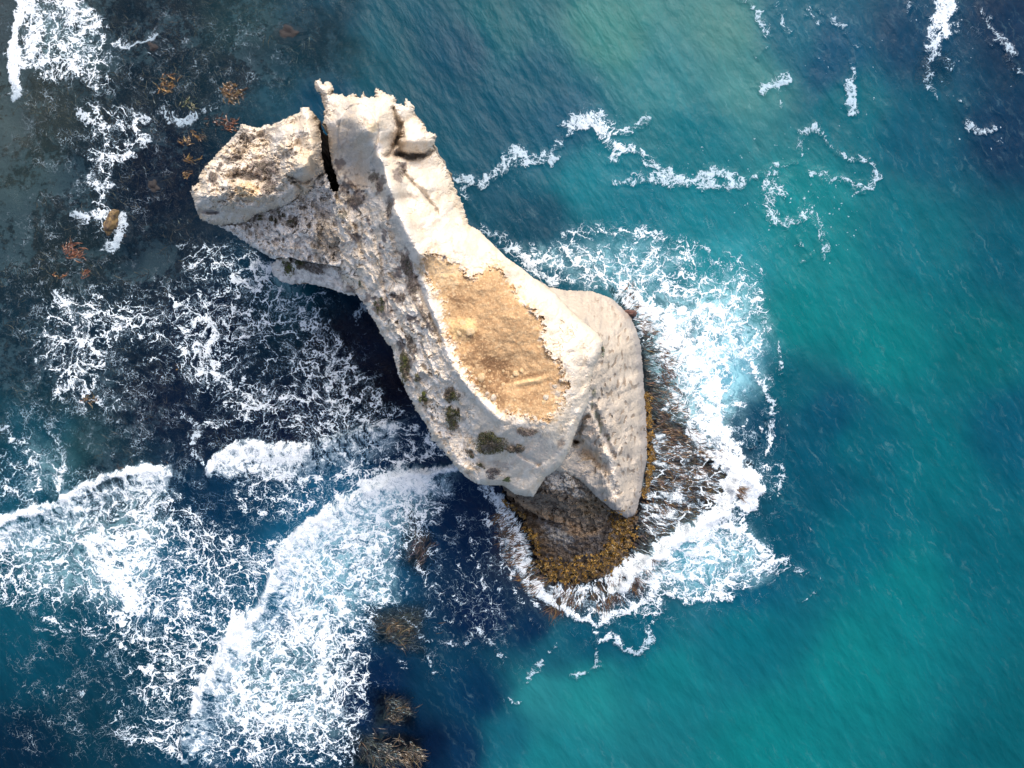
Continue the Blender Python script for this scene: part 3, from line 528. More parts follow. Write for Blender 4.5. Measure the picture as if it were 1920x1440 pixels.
# warped bedding direction used for grooves on the flanks
al = (U * .45 + V * .9) / 20; ac = (U * .9 - V * .45) / 20
groove = fbm(ac * 1.6 + mid, al * .35, 4, 96)
crust = (1 - sst(330, 420, V + 25 * mid)) * (U < 600)
crm = 1 - sst(-8, 10, sdist(U, V, P_("368,360 384,320 410,285 450,240 475,245 520,255 556,285 560,325 535,352 500,372 450,392 400,396")) + 14 * mid)
h_head += mid * .45 + crm * ((.35 - np.abs(fbm(U / 11, V / 11, 4, 85)) * 1.5) * .55 + .8 * fbm(U / 30, V / 24, 3, 87)) + fine * (.05 + .08 * crm)
h_head += 1.1 * np.exp(-(seg_dist(U, V, P_("575,215 585,260 580,300 566,318")) / 12) ** 2) - .9 * np.exp(-(seg_dist(U, V, P_("555,235 560,270")) / 10) ** 2)
h_wall += mid * 1.1 + groove * .5 + fine * .25 + (ridged(U / 14, V / 20, 4, 99) - .6) * .5
h_knob += mid * .5 + fine * .2 + groove * .3
west = sst(0, 90, (740 - U) + (V - 330) * .42) * (U < 900) * sst(330, 360, V)      # weathered south-west flank of the body
h_body += mid * (.14 + .36 * west) + fine * (.05 + .07 * west) + groove * .38 * west
h_body += 1.3 * np.exp(-(seg_dist(U, V, P_("714,296 728,345 746,400 766,445 785,478")) / np.interp(V, [300, 480], [8, 17])) ** 2)
h_body += .7 * np.exp(-(seg_dist(U, V, P_("795,530 815,590 845,680 880,730 935,785")) / 9) ** 2)
h_body += west * ((ridged(ac * .9 + mid * .6, al * .5, 4, 98) - .6) * .8)
dome = np.exp(-(((U - 690) / 75) ** 2 + ((V - 240) / 70) ** 2) ** 2)
h_body += -.30 * np.exp(-(np.abs(np.hypot((U - 672) / 1.0, (V - 250) / 1.45) - 37) / 2.2) ** 2) * dome
def cut(h, pts, wd, dep): h -= dep * np.exp(-(seg_dist(U + mid * 7 + rag * 3, V + mid * 7 + rag2 * 3, pts) / wd) ** 2)
cut(h_body, P_("738,205 748,240 745,262 733,285 722,292"), 6, 1.5); cut(h_body, P_("742,290 770,293 800,290 815,284"), 5, 1.8); cut(h_body, P_("745,262 750,285"), 9, 1.2)
cut(h_body, P_("722,305 735,340 742,390 752,440 765,480"), 3, -.0); cut(h_body, P_("706,310 716,360 735,420 745,470"), 7, .9); cut(h_body, P_("742,300 760,330 790,360 820,400"), 5, .6); cut(h_body, P_("755,310 757,330"), 6, .5)
cut(h_body, P_("612,320 622,345 630,370"), 6, 1.5); cut(h_body, P_("783,520 795,570 815,610 826,640"), 4, .8); cut(h_body, P_("1090,650 1098,700 1085,760 1060,800"), 9, .35)
cut(h_body, P_("700,430 715,480 720,540 745,600 770,640"), 5, .7); cut(h_body, P_("650,360 665,420 680,480"), 5, .6); cut(h_body, P_("960,835 985,860 1010,870"), 4, .5)
cut(h_head, P_("583,300 588,330 560,342 550,330"), 5, .5); cut(h_head, P_("549,340 563,352 560,364"), 3, .9); cut(h_head, P_("596,225 600,260 604,300"), 7, 1.2); cut(h_head, P_("375,395 395,400 410,398"), 4, .9); cut(h_head, P_("490,300 500,330 515,355 510,345 480,335 440,325"), 11, .8); cut(h_head, P_("385,325 395,310 420,300"), 6, .5)
cut(h_head, P_("540,330 560,338 548,345"), 3, .8)
cut(h_flank, P_("1076,825 1090,800 1102,780"), 4, 1.2); cut(h_flank, P_("1080,832 1110,855 1140,885 1150,915"), 8, 1.0); cut(h_flank, P_("1110,760 1125,800 1135,830 1150,850"), 6, .7); cut(h_flank, P_("1075,830 1085,825"), 6, 1.2)
# rubble, sand bar and humps on the soil cap
sd_soil = sdist(U, V, SOIL) + rag * 12 + rag2 * 10 + 10 * fine + 12 * np.maximum(0, fbm(U / 11, V / 11, 3, 197) - .12)
soil = 1 - sst(-4, 3, sd_soil)
h_body += soil * (fbm(U / 26, V / 26, 4, 101) * .20 - .10 - mid * .08 - .035 * fine) + (1 - sst(0, 10, np.abs(sd_soil))) * (.015 + .04 * fine)
def bump(h, u, v, a, b, ht, rot=0):
    c, s = math.cos(rot), math.sin(rot); x = ((U - u) * c + (V - v) * s) / a; y = (-(U - u) * s + (V - v) * c) / b
    h += ht * np.exp(-(x * x + y * y)); return np.exp(-(x * x + y * y) ** 2)
bar = bump(h_body, 988, 716, 34, 6, .35, -.18); hum = bump(h_body, 868, 614, 20, 14, .6, .2); bump(h_body, 930, 690, 30, 24, -.35, .6)
# pockmarked east flank
pn = perlin(U / 6.2 + mid * .3, V / 13 + U / 50, 105) + .45 * fbm(U / 6, V / 9, 3, 107); pit = sst(.24, .48, pn) * sst(-3, -14, sd_flank)
pit *= sst(0, .35, fbm(U / 45, V / 45, 2, 109) + .28) * sst(1085, 1120, U)
h_flank += mid * .3 + fine * .06 - pit * .17 + .4 * fbm(U / 15 - V / 90, V / 70, 4, 111) * sst(1090, 1120, U)
h_face += mid * 1.2 + fine * .35 + groove * .7; h_ledge += mid * .75 + fine * .28 + (ridged(U / 18, V / 14, 4, 199) - .6) * .9 + np.abs(fine) * .2
def roundoff(h, sd, r, dep): x = np.clip(1 + sd / r, 0, 1); return h - dep * (1 - np.sqrt(np.clip(1 - x * x, 0, 1)))
def terr(h, s_, k, nz=0.0):
    x = (h + nz) / s_; f = np.floor(x); return h * (1 - k) + ((f + sst(.30, .70, x - f)) * s_ - nz) * k
nzt = mid * .9 + rag2 * .5
h_body = terr(h_body, 1.25, .62 * west * (.5 + .5 * sst(-.2, .2, big_)), nzt); h_wall = terr(h_wall, 1.1, .5, nzt * 1.3); h_knob = terr(h_knob, .8, .45, nzt); h_face = terr(h_face, 1.0, .6, nzt * 1.6); h_flank = terr(h_flank, 1.5, .16 + .3 * sst(1130, 1080, U), nzt * 1.4)
crk = np.abs(fbm(U / 34 + mid * .5, V / 46, 4, 171)); crk2 = np.abs(fbm(U / 20 + V / 60, V / 34, 4, 173))
for h_, a_ in ((h_body, .12 + .33 * west), (h_head, .35), (h_wall, .5), (h_flank, .08)): h_ -= a_ * (1 - sst(.0, .022, crk)) * sst(-.1, .25, big_) * (1 - (soil if h_ is h_body else 0)) + a_ * .5 * (1 - sst(0, .02, crk2)) * sst(.25, -.1, big_) * (1 - (soil if h_ is h_body else 0))
facet = np.maximum(fbm(U / 48, V / 40, 2, 175), fbm(U / 44 + V / 50, V / 52, 2, 177)); h_head += facet * 1.3; h_body += facet * .5 * (1 - soil) ; h_flank += facet * 1.1
h_head = roundoff(h_head, sd_head, 9, 1.7); h_body = roundoff(h_body, sd_body, 13, 2.2 * (1 - sst(45, 20, np.abs(U - 632)) * sst(320, 345, V) * sst(560, 530, V))); h_wall = roundoff(h_wall, sd_wall, 12, 1.5); h_knob = roundoff(h_knob, sd_knob, 10, 1.2)
h_flank = roundoff(h_flank, sd_flank, 12, 1.2)
H = np.full(U.shape, -99., 'f4'); LY = np.full(U.shape, -1)
for k, (sd, h) in enumerate(((sd_ledge, h_ledge), (sd_face, h_face), (sd_flank, h_flank), (sd_wall, h_wall), (sd_knob, h_knob), (sd_body, h_body), (sd_head, h_head))):
    m = sd < 0; H[m] = np.maximum(h, -.5)[m]; LY[m] = k
gap = 1 - sst(4.5, 8, seg_dist(U + rag * 4, V + rag2 * 3, P_("606,238 609,262 611,290 616,318 622,330 628,352")) - 1.5 * sst(250, 310, V))
gm = (gap > .5) & (LY >= 0); H[gm] = np.minimum(H[gm], 9 + rag[gm] * 2)
# ---- colours
RC = np.zeros(U.shape + (3,), 'f4')
def paint(m, c): 
    global RC
    RC = RC * (1 - m[..., None]) + np.array(c, 'f4') * m[..., None]
def blob(u, v, a, b, rot=0, rg=.5):
    c, s = math.cos(rot), math.sin(rot); x = ((U - u) * c + (V - v) * s) / a; y = (-(U - u) * s + (V - v) * c) / b
    return 1 - sst(.55, 1.15, np.hypot(x, y) + rg * (rag * .9 + rag2 * .9))
CREAM, WHITE, SANDY, GREYL, TAN = (.61, .53, .425), (.69, .65, .59), (.58, .45, .29), (.44, .41, .38), (.50, .39, .27)
paint(np.ones(U.shape), CREAM)
paint(sst(-.1, .35, mid) * .7, WHITE); paint(sst(.05, .4, big_) * .45, SANDY); paint(sst(.15, .45, fbm(U / 10, V / 10, 4, 121)) * .3, (.60, .48, .36))
speckle = sst(.42, .60, perlin(U / 3.1, V / 3.1, 123)) * sst(-.1, .3, fbm(U / 40, V / 40, 3, 125))
isb = (LY == 5); 
paint(isb * smooth_e * .35, (.70, .62, .50)); paint(isb * (1 - west) * .25, WHITE); paint(isb * (1 - west) * sst(.05, .35, fbm(U / 13 + V / 40, V / 26 - U / 60, 5, 191)) * .35, (.56, .42, .27))
paint(isb * west * .6, (.80, .72, .61)); paint(isb * west * sst(-.1, .25, fbm(U / 16, V / 16, 5, 127)) * .8, (.84, .79, .72))  # flank turned from the sun, painted paler and warmer to lift its shade
paint(isb * west * sst(.12, .32, fbm(U / 12 + 3, V / 18, 5, 129)) * .55, (.42, .38, .35))
paint(isb * west * sst(.10, .4, fbm(U / 20 + 9, V / 24, 4, 131)) * .5, SANDY)
paint(speckle * .5 * (LY >= 2), (.33, .26, .20))
# lower wall, grey with white patches, painted paler to offset its shade
isw = ((LY == 3) | (LY == 4)).astype('f4')
paint(isw * .85, (.76, .71, .65)); paint(isw * sst(.0, .25, fbm(U / 13, V / 13, 5, 133)) * .85, (.85, .81, .76)); paint(isw * sst(.05, .3, fbm(U / 9, V / 11, 5, 135)) * .6, (.32, .29, .28)); paint(isw * blob(615, 450, 34, 45, .2) * .6, (.30, .23, .15)); paint(isw * blob(632, 470, 16, 25) * .5, (.28, .21, .14))
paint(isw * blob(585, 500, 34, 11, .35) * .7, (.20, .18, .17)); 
# head block crust
ish = (LY == 6).astype('f4'); paint(ish * sst(.0, .3, fbm(U / 14, V / 14, 5, 137)) * .7 * sst(560, 520, U), WHITE)
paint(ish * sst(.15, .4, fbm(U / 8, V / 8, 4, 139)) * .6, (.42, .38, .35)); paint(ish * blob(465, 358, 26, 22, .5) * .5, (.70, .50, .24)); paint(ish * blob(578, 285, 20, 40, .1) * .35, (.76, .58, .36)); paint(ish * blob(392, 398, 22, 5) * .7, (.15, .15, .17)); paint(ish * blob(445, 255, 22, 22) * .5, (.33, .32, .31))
# dome
for a in ((645, 205, 16, 28, .2, .35), (655, 255, 12, 40, .1, .45), (640, 272, 10, 18, 0, .5)): paint(isb * blob(*a[:5], 1.2) * a[5], (.34, .33, .33))
paint(isb * blob(650, 290, 22, 22, 0, 1.1) * .6, WHITE); paint(isb * blob(698, 238, 11, 11) * .6, (.78, .60, .36)); paint(isb * blob(745, 260, 16, 45, .35) * .45, (.40, .31, .22)); paint(isb * blob(765, 292, 40, 7) * .6, (.28, .22, .16)); paint(isb * blob(670, 345, 22, 16) * .5, (.68, .50, .32))
paint(isb * blob(712, 275, 8, 10) * .6, (.62, .62, .64)); 
# smooth rib
rib = np.exp(-(seg_dist(U, V, P_("716,300 728,345 745,395 765,440 780,480")) / np.interp(V, [300, 480], [9, 18])) ** 4); paint(isb * rib * .7, (.78, .72, .64)); rib2 = np.exp(-(seg_dist(U, V, P_("785,525 800,560 825,600 850,680 880,730 930,780")) / 9) ** 4); paint(isb * rib2 * .7, (.82, .77, .70))
# lichen and dark plant stains on the west side
STAINS = [(700, 332, 14, 9, .3), (712, 345, 10, 16, .3), (730, 385, 7, 22, .1), (672, 368, 14, 14, 0), (660, 385, 12, 10, 0), (648, 345, 18, 18, .3), (646, 403, 9, 8, .5), (692, 420, 4, 14, -.4), (668, 445, 14, 8, .6), (722, 440, 7, 14, .1), (713, 460, 4, 12, -.4), (762, 490, 12, 28, -.3), (772, 535, 12, 26, -.2), (748, 515, 6, 10, 0), (790, 580, 5, 24, -.5), (805, 612, 5, 14, -.6),
  (720, 575, 22, 22, 0), (745, 560, 6, 16, -.2), (768, 600, 7, 14, -.5), (745, 510, 7, 10, .3), (752, 650, 7, 18, -.1), (762, 688, 12, 26, -.2), (745, 330, 7, 15, -.4), (755, 312, 9, 12, -.4), (618, 320, 12, 22, -.2), (638, 308, 10, 10, 0), (632, 560, 6, 5, 0), (660, 545, 16, 8, .5), (690, 560, 10, 8, .4), (783, 605, 5, 12, -.6), (735, 700, 6, 8, 0)]
for a in STAINS: paint(isb * blob(*a, 1.3) * .82, random.choice([(.17, .14, .13), (.22, .18, .16), (.15, .15, .12), (.28, .23, .20)]))
paint(isb * (blob(940, 870, 22, 7, .2, 1) + blob(990, 810, 22, 10, .2, 1.3)).clip(0, 1) * .5, (.34, .27, .23)); paint(isb * blob(1052, 832, 8, 12, .5) * .7, (.22, .16, .12)); paint(isb * blob(1000, 850, 40, 25, 0, 1.3) * .4, (.62, .52, .44))
MATP = [(498, 315, 30, 17, .3), (505, 348, 13, 17, .9), (460, 330, 26, 8, .15), (425, 298, 8, 5, 0), (444, 294, 9, 5, 0), (413, 309, 4, 4, 0), (408, 319, 5, 4, 0), (398, 335, 9, 11, 0)]
for a in MATP: paint(ish * blob(*a, 1.0) * .85, (.26, .215, .19))
# soil cap
sc_ = (1 - sst(-13, 5, sd_soil + 13 * fbm(U / 10, V / 10, 4, 201))) * isb; paint(isb * sst(22, -2, sd_soil + 14 * mid) * sst(-.15, .25, fbm(U / 9, V / 9, 4, 193)) * .7, (.56, .42, .26)); paint(sc_, (.40, .262, .138)); paint(sc_ * sst(.02, .3, fbm(U / 11, V / 9, 5, 195)) * .35, (.55, .42, .26)); paint(sc_ * sst(-.1, .3, fbm(U / 17, V / 17, 5, 141)) * .5, (.49, .325, .175)); paint(sc_ * sst(.1, .45, fbm(U / 7, V / 7, 4, 143)) * .45, (.38, .20, .085))
for a, k in (((895, 640, 16, 60, -.5), .5), ((930, 690, 42, 22, .5), .7), ((915, 720, 26, 20, .3), .6), ((1000, 705, 30, 7, -.25), .6), ((935, 745, 22, 16, .6), .5), ((860, 560, 22, 12, .3), .4), ((1000, 745, 30, 12, -.3), .4), ((880, 670, 26, 10, -.5), .4)): paint(sc_ * blob(*a, .9) * min(1, k * 1.35), (.19, .108, .055))
paint(sc_ * blob(868, 614, 26, 20, .2, 1) * .7, (.72, .54, .27)); paint(sc_ * sst(.3, .5, perlin(U / 2.6, V / 2.6, 181)) * .4, (.30, .18, .09)); paint(sc_ * sst(.05, .35, fbm(U / 30, V / 22, 4, 183)) * .45, (.33, .20, .10)); paint(sc_ * bar * .7, (.70, .50, .27)); paint(sc_ * blob(830, 505, 34, 30, .5, 1.5) * .6, (.66, .50, .30)); paint(sc_ * sst(-12, -2, sd_soil + rag * 10) * .55, (.68, .46, .22)); paint(sc_ * blob(1046, 735, 12, 18, 0, 1.2) * .6, (.56, .45, .34)); paint(sc_ * sst(.40, .55, perlin(U / 3.5, V / 3.5, 145)) * .45, (.74, .53, .30))
paint(isb * blob(833, 483, 4, 3.5, 0, .2), (.05, .05, .07)); paint(isb * soil * blob(815, 500, 30, 22, .6, 1.5) * sst(.1, .4, perlin(U / 4, V / 4, 149)) * .7, (.30, .24, .18))
# east flank
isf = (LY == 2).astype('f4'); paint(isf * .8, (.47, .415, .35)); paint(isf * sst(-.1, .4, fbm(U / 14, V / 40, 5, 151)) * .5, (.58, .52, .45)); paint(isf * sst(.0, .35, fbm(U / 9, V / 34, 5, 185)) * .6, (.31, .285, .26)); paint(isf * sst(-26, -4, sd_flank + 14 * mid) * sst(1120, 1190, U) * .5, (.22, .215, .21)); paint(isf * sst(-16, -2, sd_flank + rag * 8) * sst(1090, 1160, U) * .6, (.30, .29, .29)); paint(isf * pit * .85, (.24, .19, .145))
paint(isf * blob(1115, 575, 70, 30, .5) * .5, (.46, .39, .32)); paint(isf * np.exp(-(seg_dist(U, V, P_("1103,740 1118,790 1135,830 1148,880 1152,930")) / 6) ** 2) * .7, (.80, .72, .62)); paint(isf * blob(1085, 870, 45, 20, .75) * sst(-.2, .3, mid) * .6, (.40, .36, .32)); paint(isf * blob(1108, 855, 38, 13, .75, .9) * .6, (.68, .53, .36)); paint(isf * blob(1108, 800, 12, 35, -.3) * .5, (.68, .54, .42))
for a in ((1114, 735, 4, 9), (1110, 758, 3, 9), (1118, 778, 5, 12), (1126, 800, 5, 16), (1142, 822, 4, 7)): paint(isf * blob(*a, 0, .9) * .8, (.24, .23, .16))
paint(isf * blob(1180, 590, 18, 10, .7, .6) * .6, (.28, .22, .18)); paint(isf * blob(1080, 828, 7, 4, .3) * .9, (.16, .10, .06))
# sea cliff, its shade put into the dark colours, and wave-cut ledge
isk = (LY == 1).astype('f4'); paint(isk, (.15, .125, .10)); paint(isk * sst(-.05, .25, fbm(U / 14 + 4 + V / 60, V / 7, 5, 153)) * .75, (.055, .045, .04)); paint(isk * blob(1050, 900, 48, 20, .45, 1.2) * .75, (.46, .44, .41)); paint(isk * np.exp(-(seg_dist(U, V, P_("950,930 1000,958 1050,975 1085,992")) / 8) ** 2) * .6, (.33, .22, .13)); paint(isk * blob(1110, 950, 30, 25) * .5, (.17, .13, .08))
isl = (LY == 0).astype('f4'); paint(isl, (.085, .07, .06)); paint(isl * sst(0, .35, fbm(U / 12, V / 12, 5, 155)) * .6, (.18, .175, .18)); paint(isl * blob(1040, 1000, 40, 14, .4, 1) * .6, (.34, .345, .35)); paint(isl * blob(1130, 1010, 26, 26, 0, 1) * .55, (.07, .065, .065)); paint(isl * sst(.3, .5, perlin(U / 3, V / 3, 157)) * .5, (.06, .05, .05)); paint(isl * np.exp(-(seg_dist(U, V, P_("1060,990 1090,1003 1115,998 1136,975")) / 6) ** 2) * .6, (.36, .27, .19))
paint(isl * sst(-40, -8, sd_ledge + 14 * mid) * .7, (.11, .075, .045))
paint(gm.astype('f4') * .85, (.08, .065, .05))
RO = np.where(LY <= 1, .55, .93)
XR, YR = (U - 960) * S * (1 - H / CAMH), (720 - V) * S * (1 - H / CAMH)
def rockH(u, v):
    j = int(np.clip(round(v - RV0), 0, U.shape[0] - 1)); i = int(np.clip(round(u - RU0), 0, U.shape[1] - 1)); return float(H[j, i])
def rockP(u, v): return Vector(W(u, v, rockH(u, v)))
ROCKM = mat_rock()
stack = empty('sea_stack', (0, 0, 0)); tag(stack, 'tall cream limestone sea stack with an orange soil top standing in surf', 'sea stack')
idx = np.arange(U.size, dtype='i4').reshape(U.shape)
qa = np.stack([idx[1:, :-1], idx[1:, 1:], idx[:-1, 1:], idx[:-1, :-1]], -1).reshape(-1, 4)
LYf = LY.ravel(); qs = LYf[qa]; ok = (qs >= 0).all(1); qa = qa[ok]
mode = qs[ok].max(1)
zone = mode.copy()
dome_z = (sdist(U, V, P_("600,140 720,140 830,240 830,292 745,292 722,296 700,320 640,322 612,320 600,240")) + rag * 3 < 0).ravel()
soil_z = (soil > .5).ravel()
zone[(mode == 5) & dome_z[qa[:, 0]]] = 7; zone[(mode == 5) & soil_z[qa[:, 0]]] = 8
names = {0: 'wave_cut_ledge', 1: 'undercut_cliff', 2: 'flank', 3: 'lower_wall', 4: 'spur', 5: 'ridge', 6: 'head_block', 7: 'dome', 8: 'soil_cap'}
CO = np.c_[XR.ravel(), YR.ravel(), H.ravel()]
RCf = RC.reshape(-1, 3); ROf = RO.ravel()
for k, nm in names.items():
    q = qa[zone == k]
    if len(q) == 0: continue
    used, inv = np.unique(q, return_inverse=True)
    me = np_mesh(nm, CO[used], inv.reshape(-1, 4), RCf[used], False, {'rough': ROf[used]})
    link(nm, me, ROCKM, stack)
# the unseen walls below the outline, down into the sea
e = np.concatenate([qa[:, [0, 1]], qa[:, [1, 2]], qa[:, [2, 3]], qa[:, [3, 0]]]); key = np.sort(e, 1); kk = key[:, 0].astype('i8') * U.size + key[:, 1]
uq, inv, cnt = np.unique(kk, return_inverse=True, return_counts=True); be = e[cnt[inv] == 1]
bvs, binv = np.unique(be, return_inverse=True); binv = binv.reshape(-1, 2)
gy, gx = np.gradient(np.minimum.reduce([sd_ledge, sd_face, sd_flank, sd_wall, sd_knob, sd_body, sd_head]) + 0 * U)
gy2 = gy.copy()
for _ in range(10):
    gx[1:-1, 1:-1] = (gx[:-2, 1:-1] + gx[2:, 1:-1] + gx[1:-1, :-2] + gx[1:-1, 2:]) / 4; gy[1:-1, 1:-1] = (gy[:-2, 1:-1] + gy[2:, 1:-1] + gy[1:-1, :-2] + gy[1:-1, 2:]) / 4
gl = np.hypot(gx, gy) + 1e-6; nx, ny = -(gx / gl).ravel()[bvs], (gy / gl).ravel()[bvs]
p0 = CO[bvs]; rows = 22; vs = []; cs = []
for r in range(rows + 1):
    f = (r / rows) ** 1.15; z = p0[:, 2] * (1 - f) - 7 * f; drop = p0[:, 2] - z
    nn = fbm(p0[:, 0] / 3, z / 2.2 + p0[:, 1] / 3, 4, 161) * np.minimum(1, drop / 2.5) * .9
    off = .10 * drop + np.maximum(nn, -.1 * drop) + .25 * np.minimum(drop, 1)
    vs.append(np.c_[p0[:, 0] + nx * off, p0[:, 1] + ny * off, z])
    t_ = np.clip(.5 + fbm(p0[:, 0] / 2, z + p0[:, 1] / 2, 4, 163), 0, 1)[:, None]; wet = sst(3.5, 1.0, z)[:, None]
    cs.append((np.array((.44, .38, .31)) * t_ + np.array((.62, .54, .44)) * (1 - t_)) * (1 - wet) + np.array((.12, .09, .06)) * wet)
nb_ = len(bvs); q = np.concatenate([np.stack([binv[:, 1] + r * nb_, binv[:, 0] + r * nb_, binv[:, 0] + (r + 1) * nb_, binv[:, 1] + (r + 1) * nb_], 1) for r in range(rows)])
me = np_mesh('cliff_wall', np.concatenate(vs), q, np.concatenate(cs), True, {'rough': np.full(nb_ * (rows + 1), .9)}); link('cliff_wall', me, ROCKM, stack)

# ================================================================== PLANTS, WEED, LOOSE ROCKS
class Bag:
    def __init__(s): s.v = []; s.f = []; s.c = []
    def quad(s, a, b, c, d, col):
        n = len(s.v); s.v += [a, b, c, d]; s.f.append((n, n + 1, n + 2, n + 3)); s.c += [col] * 4
    def ribbon(s, pts, w0, w1, col, up_=Vector((0, 0, 1)), roll=0.0):
        n0 = len(s.v); m = len(pts)
        for i, p in enumerate(pts):
            dr = (pts[min(i + 1, m - 1)] - pts[max(i - 1, 0)]); sd = dr.cross(up_); sd = sd.normalized() if sd.length > 1e-6 else Vector((1, 0, 0))
            t = i / (m - 1); ww = lerp(w0, w1, t) * (1 - .75 * t ** 4) * (.5 + .5 * min(1, t * 5)); tw = Vector((0, 0, ww * .5 * math.sin(roll + t * 5)))
            s.v += [p - sd * ww * .5 - tw, p + sd * ww * .5 + tw]; s.c += [col, col]
        for i in range(m - 1): a = n0 + 2 * i; s.f.append((a, a + 1, a + 3, a + 2))
    def build(s, name, mat, parent=None, origin=(0, 0, 0)):
        co = np.array([tuple(p) for p in s.v]) - np.array(origin)
        return link(name, np_mesh(name, co, s.f, np.array(s.c), False), mat, parent)
LEAF = mat_leafy('leaves'); TWIG = mat_leafy('twigs', .9); KELP = mat_leafy('kelp_blade', .22, .6)
def rc(c, k=.25): m = 1 + random.uniform(-k, k); return tuple(max(.003, x * m * (1 + random.uniform(-.08, .08))) for x in c)
def shrub(u, v, ru_, rv_, label, green, rot=0, n=None, hgt=.5, dry=(.16, .13, .095)):
    o = rockP(u, v); k = S * (1 - o.z / CAMH); t = empty('coastal_shrub', o); tag(t, label, 'shrub', 'shrubs growing on the sea stack')
    L = Bag(); T = Bag(); A, B = ru_ * k * 1.15, rv_ * k * 1.15; n = n or int(700 * max(.25, min(3.5, A * B / .35))); cr, sr = math.cos(rot), math.sin(rot)
    cl = [(random.uniform(-.75, .75), random.uniform(-.75, .75), random.uniform(.22, .48), random.random()) for _ in range(max(6, int(n / 60)))]
    for i in range(n):
        cx, cy, r, gr = random.choice(cl); a = random.uniform(0, 6.28); q = r * math.sqrt(random.random()); x, y = cx + q * math.cos(a), cy + q * math.sin(a); rr = math.hypot(x, y)
        if rr > 1: x /= rr * random.uniform(1, 1.3); y /= rr * random.uniform(1, 1.3); rr = 1
        z = hgt * (math.sqrt(max(0, 1 - rr * rr)) * (.6 + .4 * (1 - (q / r) ** 2)) * random.uniform(.55, 1) + .04)
        wx, wy = x * A, y * B; p = Vector((wx * cr - wy * sr, wx * sr + wy * cr, 0)); 
        uu, vv = u + p.x / k, v - p.y / k; p.z = z + max(-1.2, min(1.0, rockH(uu, vv) - o.z))
        d1 = Vector((random.gauss(0, 1), random.gauss(0, 1), random.gauss(0, .6))).normalized() * random.uniform(.045, .085); d2 = d1.cross(Vector((random.gauss(0, 1), random.gauss(0, 1), random.gauss(0, 1)))).normalized() * random.uniform(.018, .035)
        c = rc(green if gr > .42 else dry, .4)
        L.quad(p - d1 * .3 - d2, p - d1 * .3 + d2, p + d1 + d2 * .6, p + d1 - d2 * .6, c)
        if i % 9 == 0:
            b0 = Vector((p.x * .25, p.y * .25, .0)); T.ribbon([b0, (b0 + p) * .5 + Vector((0, 0, .1)), p * 1.04], .03, .012, rc((.20, .16, .13)), Vector((random.gauss(0, 1), random.gauss(0, 1), 1)))
    L.build('foliage', LEAF, t); T.build('stem', TWIG, t)
G1, G2, G3 = (.085, .088, .030), (.115, .135, .03), (.15, .19, .14)
shrub(847, 741, 15, 15, 'round olive shrub at the upper end of the pair left of the orange soil', G1)
shrub(849, 783, 13, 24, 'long olive shrub just below its twin, left of the orange soil', G1, -.1)
shrub(795, 748, 9, 14, 'small bright green shrub near the left edge, left of the olive pair', G2)
shrub(920, 831, 30, 22, 'widest olive shrub, in the hollow below the orange soil cap', G1, .15, hgt=.6)
shrub(965, 842, 17, 10, 'thin grey twiggy shrub touching the right side of the widest olive shrub', (.13, .12, .08), .3)
shrub(757, 688, 12, 30, 'tall narrow shrub with green tips hanging on the left cliff edge', (.10, .11, .035), -.1)
shrub(713, 575, 15, 18, 'sparse dark shrub with a pale green heart on the upper left slope', (.09, .10, .04), .2, n=520)
shrub(782, 708, 7, 9, 'small grey-green tuft right of the tall narrow cliff edge shrub', (.12, .12, .07))
shrub(540, 500, 14, 16, 'vivid green shrub on the low spur above the dark water', (.10, .13, .02), .1)
shrub(565, 497, 14, 8, 'dark green creeping shrub right beside the vivid one on the low spur', (.07, .085, .03), .1)
shrub(1131, 661, 7, 10, 'grey-green succulent bush alone on the pale east flank', G3)
shrub(882, 852, 12, 5, 'thin diagonal dark shrub below and left of the widest olive shrub', (.08, .085, .04), -.75)
shrub(902, 872, 11, 4, 'lower thin strip of shrub leading down from the diagonal dark one', (.09, .09, .05), -.7)
shrub(925, 888, 13, 10, 'grey-mauve shrub near the lower tip of the stack', (.15, .14, .14), .2, dry=(.20, .18, .17))
shrub(953, 899, 12, 6, 'flat bright green mat at the lower tip of the stack', (.11, .15, .07), .1, hgt=.2, dry=(.12, .14, .08))
shrub(675, 533, 4, 4, 'tiny round green cushion on the white upper left slope', (.12, .15, .10), hgt=.25)
shrub(766, 505, 7, 13, 'green tuft at the top of the grey mat beside the smooth white rib', (.12, .14, .07), .3, hgt=.25)
for (u, v, a, b, r, lab) in ((488, 409, 9, 6, -.3, 'leftmost small olive tuft on the grey wall under the head block'), (508, 413, 11, 8, .3, 'grey tuft second from left on the wall under the head block'), (531, 402, 9, 6, -.3, 'highest small tuft on the grey wall under the head block'), (547, 418, 11, 6, .3, 'rightmost dark tuft on the grey wall under the head block')):
    shrub(u, v, a, b, lab, (.085, .085, .045), r, hgt=.3)

# mats of dry grey plants that cover hollows and slopes
MATS = [(498, 315, 30, 17, .3, -.5), (505, 348, 13, 15, .9, -.6), (460, 330, 26, 8, .15, .1), (425, 298, 8, 5, 0, .3), (444, 294, 9, 5, 0, .5), (413, 309, 4, 4, 0, .5), (408, 319, 5, 4, 0, .5), (398, 335, 9, 11, 0, 1.2), (585, 503, 28, 9, .35, -.6),
        (762, 497, 11, 28, -.3, -1.2), (772, 540, 10, 26, -.2, -1.2), (790, 585, 4, 22, -.5, -1.), (752, 560, 7, 14, 0, -1.), (770, 645, 9, 22, -.2, -1), (776, 650, 6, 12, 0, -1), (663, 375, 16, 10, .2, -.8), (712, 348, 9, 12, .2, -1), (700, 332, 12, 7, 0, -1), (990, 810, 18, 8, -.2, -.4), (975, 806, 9, 7, 0, -.8), (730, 390, 6, 18, .1, -1.2), (752, 322, 7, 10, -.4, -1)]
M = Bag()
